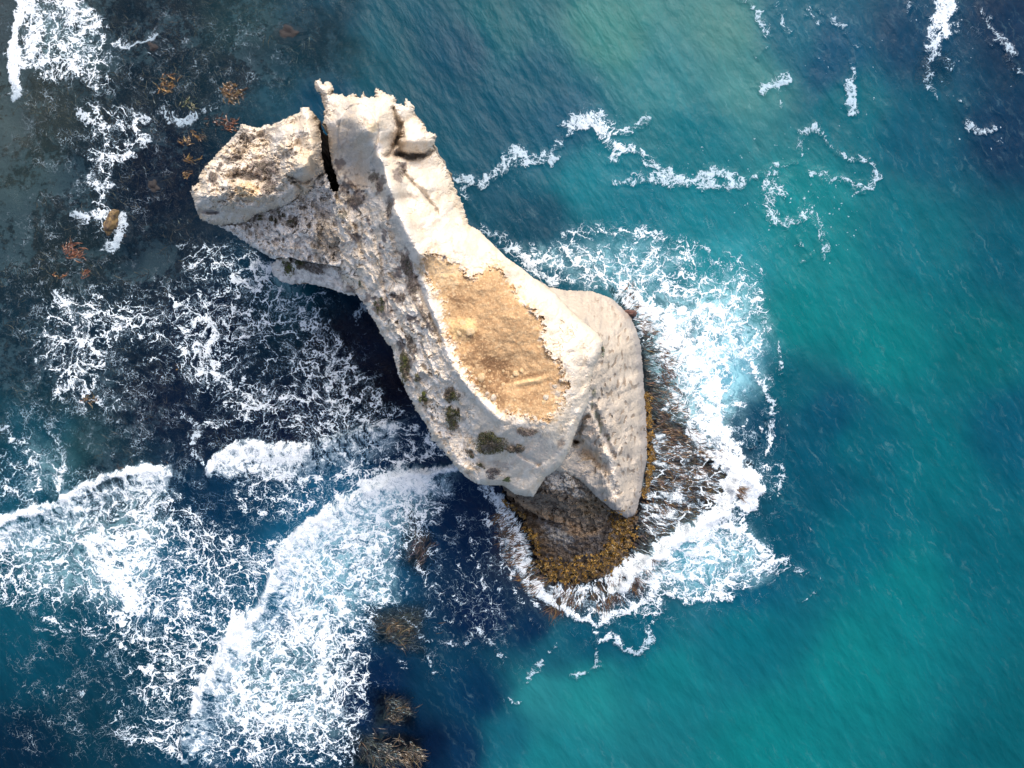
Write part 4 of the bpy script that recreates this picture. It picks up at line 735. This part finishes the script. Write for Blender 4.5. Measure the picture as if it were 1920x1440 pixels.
for (u, v, a, b, rot, flow) in MATS:
    n = int(a * b * 3.2)
    for _ in range(n):
        th = random.uniform(0, 6.283); q = math.sqrt(random.random()); q *= .8 + .35 * float(perlin(np.array([math.cos(th) * 2.3 + u]), np.array([math.sin(th) * 2.3 + v]))[0]); x, y = a * q * math.cos(th), b * q * math.sin(th)
        uu, vv = u + x * math.cos(rot) - y * math.sin(rot), v + x * math.sin(rot) + y * math.cos(rot); p = rockP(uu, vv); fl = flow + random.gauss(0, .45); L_ = random.uniform(.12, .3)
        d_ = Vector((math.cos(fl), math.sin(fl), 0)) * L_
        M.ribbon([p + Vector((0, 0, .0)), p + d_ * .5 + Vector((0, 0, random.uniform(.05, .12))), p + d_ + Vector((0, 0, random.uniform(-.02, .08)))], .028, .014, rc(random.choice([(.25, .21, .18), (.17, .14, .12), (.32, .28, .25), (.14, .125, .09)]), .3))
tag(M.build('dry_ground_cover', TWIG), 'grey-brown dry matted plants filling hollows and slopes of the stack', 'ground cover', kind='stuff')

# loose stones
def stone_mesh(seed, sub=3, rough=.35):
    import bmesh
    bm = bmesh.new(); bmesh.ops.create_icosphere(bm, subdivisions=sub, radius=1); rng = np.random.RandomState(seed); dirs = [Vector(rng.normal(size=3)).normalized() for _ in range(9)]; offs = rng.uniform(.55, .95, 9)
    for v in bm.verts:
        for d_, o_ in zip(dirs, offs):
            x = v.co.dot(d_)
            if x > o_: v.co -= d_ * (x - o_) * .85
        v.co *= 1 + rough * .4 * float(perlin(np.array([v.co.x * 2.2 + seed]), np.array([v.co.y * 2.2 + v.co.z * 1.7]))[0])
    me = bpy.data.meshes.new('stone'); bm.to_mesh(me); bm.free(); return me
YS = mat_stone('ochre_stone', (.60, .41, .20), (.56, .44, .28)); WS = mat_stone('white_stone', (.58, .52, .43), (.42, .35, .27))
STONES = [(880, 622, 11, 8, 'y', 'large cracked ochre lump at the left of the orange soil'), (866, 606, 8, 7, 'y', 'ochre lump touching the upper left of the large cracked one'), (861, 624, 6, 5, 'y', 'small ochre lump below left of the large cracked one'), (903, 707, 9, 8, 'y', 'flat ochre slab in the dark soil near the left rim'),
 (918, 695, 2.6, 2.4, 'y', 'tiny ochre pebble just right of the flat slab'), (919, 715, 3.4, 3, 'y', 'ochre pebble under the right side of the flat slab'), (908, 725, 3.2, 3, 'y', 'ochre pebble below the flat slab'), (944, 721, 4, 4, 'y', 'round pale pebble left of the sandy bar'), (914, 737, 4.4, 3, 'w', 'white pebble lowest below the flat slab'), (944, 695, 3, 2.4, 'y', 'lone ochre pebble above the pale round one'),
 (968, 700, 7, 6, 'y', 'angular pale stone at the middle of the dark soil'), (978, 694, 5, 4, 'y', 'smaller stone right above the angular pale stone'), (960, 706, 4, 3, 'y', 'smaller stone left of the angular pale stone'), (1024, 745, 6, 6, 'w', 'white block on the lower right soil'), (1019, 754, 5, 4, 'y', 'ochre stone under the white block on the lower right soil'), (965, 750, 2.6, 2.6, 'y', 'pebble below the sandy bar in brown soil'),
 (1046, 738, 6, 6, 'w', 'greyish white stone at the right rim of the soil'), (1040, 724, 5, 4, 'w', 'small pale stone above the greyish white one at the right rim'), (925, 745, 7, 6, 'w', 'white slab at the lower left rim of the soil'), (1018, 800, 5, 4, 'w', 'white rubble block right of the rubble heap'),
 (1003, 784, 7, 4, 'w', 'topmost block of the white rubble heap under the soil'), (996, 792, 5, 4, 'w', 'left block of the white rubble heap under the soil'), (1008, 793, 5, 4, 'w', 'middle block of the white rubble heap under the soil'), (1002, 802, 6, 4, 'w', 'lower block of the white rubble heap under the soil'), (1014, 790, 4, 3, 'w', 'small right block of the white rubble heap'), (988, 784, 5, 3, 'w', 'outlying white block left of the rubble heap')]
sm = [stone_mesh(i) for i in range(5)]
for i, (u, v, a, b, k_, lab) in enumerate(STONES):
    p = rockP(u, v); k = S * (1 - p.z / CAMH); me = sm[i % 5].copy(); me.materials.append(YS if k_ == 'y' else WS)
    o = bpy.data.objects.new('loose_stone', me); COL.objects.link(o); o.location = p + Vector((0, 0, .02)); o.scale = (a * k, b * k, min(a, b) * k * .62); o.rotation_euler = (random.uniform(-.2, .2), random.uniform(-.2, .2), random.uniform(0, 6)); tag(o, lab, 'stone', 'loose stones on the soil cap')

# boulders awash
DARK = mat_stone('wet_dark_rock', (.010, .010, .013), (.022, .019, .019)); GOLD = mat_stone('weedy_rock', (.22, .15, .06), (.05, .035, .03)); RED = mat_stone('red_weed_rock', (.16, .07, .05), (.06, .04, .04))
for (u, v, a, b, hz, mt, lab, sd) in [(211, 418, 15, 26, .8, GOLD, 'boulder with golden top washed by foam at the far left', 20), (540, 62, 36, 20, .35, DARK, 'dark rounded reef boulder near the top edge', 21), (290, 88, 24, 20, .4, DARK, 'dark boulder at the right end of the top left foam', 22), (288, 346, 22, 18, .35, DARK, 'dark boulder left of the head block', 23),
        (233, 428, 14, 30, .3, DARK, 'low dark boulder hugging the right side of the golden-topped one', 24), (1318, 988, 12, 14, .55, RED, 'reddish weedy rock showing through the south-east breaking wave', 25), (1392, 872, 40, 16, .25, DARK, 'flat dark shelf rock beside the plunging crest', 26), (1180, 590, 20, 9, 1.4, RED, 'brown rock at the upper right foot of the stack', 27)]:
    me = stone_mesh(sd, 4, .45); me.materials.append(mt); o = bpy.data.objects.new('boulder', me); COL.objects.link(o); x, y, _ = W(u, v, 0); o.location = (x, y, -.15 if mt is not DARK else -.15 - hz * .85); o.scale = (a * S, b * S, hz + .25); o.rotation_euler = (0, 0, random.uniform(-.3, .3)); tag(o, lab, 'boulder')

# floating kelp
def wz(u, v): return float(water_z(np.array([[u]], 'f4'), np.array([[v]], 'f4'))[0, 0])
def kelp(u, v, a, b, rot, flow, n, label, cols, wdt=.16, length=1.3, curl=1.0):
    n, length = (int(n * 1.8), length * .75) if n < 80 else (n, length); x0, y0, _ = W(u, v); z0 = wz(u, v); K = Bag(); seed = random.random() * 50
    for _ in range(n):
        th = random.uniform(0, 6.283); q = math.sqrt(random.random()); x, y = a * q * math.cos(th), b * q * math.sin(th)
        q2 = float(perlin(np.array([x / 14 + seed]), np.array([y / 14]))[0])
        q3 = float(perlin(np.array([x / 30 - seed]), np.array([y / 30]))[0])
        if q2 < -.12 and random.random() < .85 or n > 150 and q + q3 * 1.1 > .82: continue
        px, py = (x * math.cos(rot) + y * math.sin(rot)) * S, (-x * math.sin(rot) + y * math.cos(rot)) * S * -1 * -1
        p = Vector((x0 + px, y0 + py, z0 + (random.uniform(-.06, .07) if n < 150 else random.uniform(-.12, .03)))); f = flow + random.gauss(0, .42) + (0 if n < 150 else 1.1 * q3) + q2 * curl; L_ = length * random.uniform(.4, 1.1); pts = [p.copy()]
        for s_ in range(6):
            f += random.gauss(0, .28) * curl + .15 * math.sin(s_ + seed); p = p + Vector((math.cos(f), math.sin(f), 0)) * L_ / 6; p.z = max(z0 - .05, p.z + random.uniform(-.03, .03)); pts.append(p.copy())
        K.ribbon(pts, wdt * random.uniform(.6, 1.2), wdt * .5, rc(random.choice(cols), .35), roll=random.uniform(0, 6))
    o = K.build('kelp_clump', KELP, None, (x0, y0, z0)); o.location = (x0, y0, z0); tag(o, label, 'kelp', 'kelp clumps floating at the surface')
RAFT = .065
GO = [(.15, .082, .026), (.095, .052, .02), (.045, .028, .018), (.21, .125, .04)]; BR = [(.062, .044, .026), (.035, .026, .02), (.10, .072, .036), (.022, .018, .016)]; RE = [(.15, .062, .03), (.13, .055, .03), (.08, .04, .03)]
kelp(315, 158, 22, 17, 0, 2.2, 55, 'golden kelp tangle nearest the top left foam', GO, .15, 1.2, 1.4)
kelp(430, 172, 22, 17, .4, -.4, 60, 'brown curled kelp tangle right of the golden one near the top', [GO[1], BR[2], BR[1]], .17, 1.3, 1.6)
kelp(355, 198, 20, 8, 0, .3, 30, 'faint olive kelp patch between the two top tangles', [(.10, .10, .05), (.07, .07, .04)], .12, 1)
kelp(415, 232, 36, 12, .2, .1, 110, 'red-brown kelp patch just above the head block', [RE[0], BR[1], BR[3], RE[1]], .12, 1)
kelp(368, 250, 14, 13, .5, -1, 32, 'yellow-brown kelp strands left of the red-brown patch', GO, .11, 1)
kelp(350, 268, 10, 8, 0, 2, 18, 'small golden kelp wisp left of the head block, upper of three', GO, .11, .9)
kelp(355, 298, 15, 7, 0, .1, 26, 'orange kelp wisp left of the head block, middle of three', GO, .13, 1)
kelp(350, 328, 10, 9, 0, .6, 22, 'orange kelp wisp left of the head block, lowest of three', GO, .13, .9)
kelp(137, 473, 20, 15, .3, .5, 70, 'rust red kelp fan in the shallows at far left', RE, .13, 1.3)
kelp(110, 517, 12, 6, 0, .2, 26, 'small rust kelp patch below the rust red fan', RE + GO[:1], .13, .8)
kelp(158, 517, 7, 8, .4, 1, 16, 'smallest kelp wisp, lower right of the rust red fan', RE + GO[:1], .12, .8)
kelp(165, 750, 18, 6, 0, .2, 26, 'thin brown kelp streak in the middle left shallows', [GO[1], BR[2]], .12, .9)
kelp(330, 690, 6, 5, 0, .9, 9, 'tiny golden kelp shred among the dark reef webs', GO, .12, .7)
kelp(750, 1175, 62, 44, -.1, .5, 1900, 'largest brown kelp raft right of the lower surf', BR, .07, 1.6, .5)
kelp(742, 1335, 36, 24, .3, .7, 620, 'smaller olive-brown kelp raft below the largest one', BR + GO[1:2], .07, 1.2, .7)
kelp(725, 1405, 66, 38, .35, -.5, 1300, 'kelp raft on the bottom edge of the view', BR, .07, 1.5, .6)
kelp(785, 1010, 26, 60, .25, 1.2, 500, 'long brown kelp raft half hidden under foam by the dark water', [BR[0], BR[1], (.12, .08, .08)], .07, 1.5, .4)
kelp(1290, 895, 20, 22, 0, 1, 300, 'curled brown kelp whorl left of the plunging crest', BR + GO[1:2], .07, 1.2, 1.4)

WB = Bag(); wb_c = [(.05, .035, .022), (.032, .024, .02), (.085, .05, .025), (.13, .075, .03), (.02, .017, .017)]
for _ in range(16000):
    u, v = random.uniform(0, 800), random.uniform(0, 940)
    if v < 420 and u > 620: continue
    rr = float(up(REEF, np.array([u]), np.array([v]))[0]); q = float(perlin(np.array([u / 38]), np.array([v / 38]), 4)[0]) + .4 * float(perlin(np.array([u / 12]), np.array([v / 12]), 6)[0])
    if rr < .62 or q < .12 or up(CLR, np.array([u]), np.array([v]))[0] < .2: continue
    x, y, _ = W(u, v); zb = wz(u, v) - .12 - random.random() * .5 * (1 if q < .5 else .3); f = 4 * q + u / 200 + random.gauss(0, .5); p = Vector((x, y, zb)); pts = [p.copy()]; L_ = random.uniform(.5, 1.4)
    for k in range(4): f += random.gauss(0, .35); p = p + Vector((math.cos(f), math.sin(f), 0)) * L_ / 4; pts.append(p.copy())
    WB.ribbon(pts, random.uniform(.05, .11), .03, rc(random.choice(wb_c), .35), roll=random.uniform(0, 6))
tag(WB.build('seaweed_bed', KELP), 'dark brown weed swaying under the shallow water over the left reef', 'seaweed', kind='stuff')

# kelp fringe streaming away from the foot of the stack
def foot_at(s):
    i = int(np.clip(np.searchsorted(cum, s) - 1, 0, len(FOOT) - 2)); t = (s - cum[i]) / (cum[i + 1] - cum[i]); a, b = FOOT[i], FOOT[i + 1]
    d_ = Vector((b[0] - a[0], b[1] - a[1])).normalized(); return a[0] + (b[0] - a[0]) * t, a[1] + (b[1] - a[1]) * t, d_.y, -d_.x
fwx = [0, 5, 20, 40, 55, 70, 80, 150, 200, 150, 90, 70, 60, 60, 55, 45, 25, 0]
Fk = Bag(); fr_cols = [(.075, .042, .028), (.048, .030, .026), (.115, .062, .032), (.028, .021, .020), (.15, .09, .035)]
cand = []
for _ in range(30000):
    s = random.uniform(cum[2], cum[-2]); fw = float(np.interp(s, cum, fwx))
    if random.random() > fw / 200 + .12: continue
    cand.append((s, fw))
for s, fw in cand:
    u, v, nx_, ny_ = foot_at(s); r0 = random.random() ** .8 * fw; ang = math.atan2(-ny_, nx_); 
    u += nx_ * r0; v += ny_ * r0
    if up(FRG, np.array([u]), np.array([v]))[0] < .4 or perlin(np.array([u / 16]), np.array([v / 16]), 3)[0] < -.30: continue
    f = ang - .25 + .5 * float(perlin(np.array([u / 50]), np.array([v / 50]), 9)[0]) + random.gauss(0, .12); L_ = random.uniform(.6, 1.7); x, y, _ = W(u, v); zb = wz(u, v) - .05 + random.uniform(-.10, .07); p = Vector((x, y, zb)); pts = [p.copy()]
    f += random.gauss(0, .13)
    for k in range(5): f += random.gauss(0, .24); p = p + Vector((math.cos(f), math.sin(f), 0)) * L_ / 5; p.z = zb + random.uniform(-.03, .03) - .03 * k / 5; pts.append(p.copy())
    Fk.ribbon(pts, random.uniform(.035, .08), .025, rc(random.choice(fr_cols), .35), roll=random.uniform(0, 6))
tag(Fk.build('kelp_fringe', KELP), 'brown kelp strands streaming out from the foot of the stack', 'kelp', kind='stuff')
# golden rockweed on the ledge and the foot
Gk = Bag(); gcols = [(.20, .115, .025), (.13, .075, .018), (.08, .05, .018), (.30, .18, .04), (.045, .03, .015)]
def weed_line(pts, wd, n):
    cc = np.r_[0, np.cumsum([math.dist(a, b) for a, b in zip(pts[:-1], pts[1:])])]
    for _ in range(n):
        s = random.uniform(0, cc[-1]); i = int(np.clip(np.searchsorted(cc, s) - 1, 0, len(pts) - 2)); t = (s - cc[i]) / (cc[i + 1] - cc[i]); wl = wd * (.6 + .8 * abs(float(perlin(np.array([s / 22]), np.array([wd]))[0])))
        u = lerp(pts[i][0], pts[i + 1][0], t) + random.gauss(0, .5) * wl; v = lerp(pts[i][1], pts[i + 1][1], t) + random.gauss(0, .5) * wl
        if perlin(np.array([u / 8]), np.array([v / 8]), 5)[0] < -.02: continue
        h = max(rockH(u, v) if RU0 < u < RU1 - 1 and RV0 < v < RV1 - 1 else -9, wz(u, v)); x, y, _ = W(u, v, h); h += .03; c = random.choice(gcols); a0 = random.uniform(0, 6.28)
        for j in range(5):
            a_ = a0 + j * 1.26 + random.gauss(0, .3); p = Vector((x, y, h)); d_ = Vector((math.cos(a_), math.sin(a_), random.uniform(.2, .9))) * random.uniform(.1, .2)
            Gk.ribbon([p, p + d_ * .6, p + d_ + Vector((0, 0, -.05))], .05, .09, rc(c, .3), roll=random.uniform(0, 3))
weed_line(P_("1213,735 1217,800 1222,860 1215,905 1205,930"), 9, 800)
weed_line(P_("1150,965 1172,990 1170,1020 1140,1050 1110,1070"), 24, 1500)
weed_line(P_("1160,1000 1135,1045 1090,1080 1050,1085 1015,1060"), 17, 1400)
weed_line(P_("1010,1055 1060,1062 1100,1055"), 18, 420); weed_line(P_("985,985 1005,1010 1008,1040"), 9, 260); weed_line(P_("945,940 985,970"), 5, 160)
tag(Gk.build('rockweed', KELP), 'golden brown rockweed clustered on the wet ledge and rock foot', 'seaweed', kind='stuff')
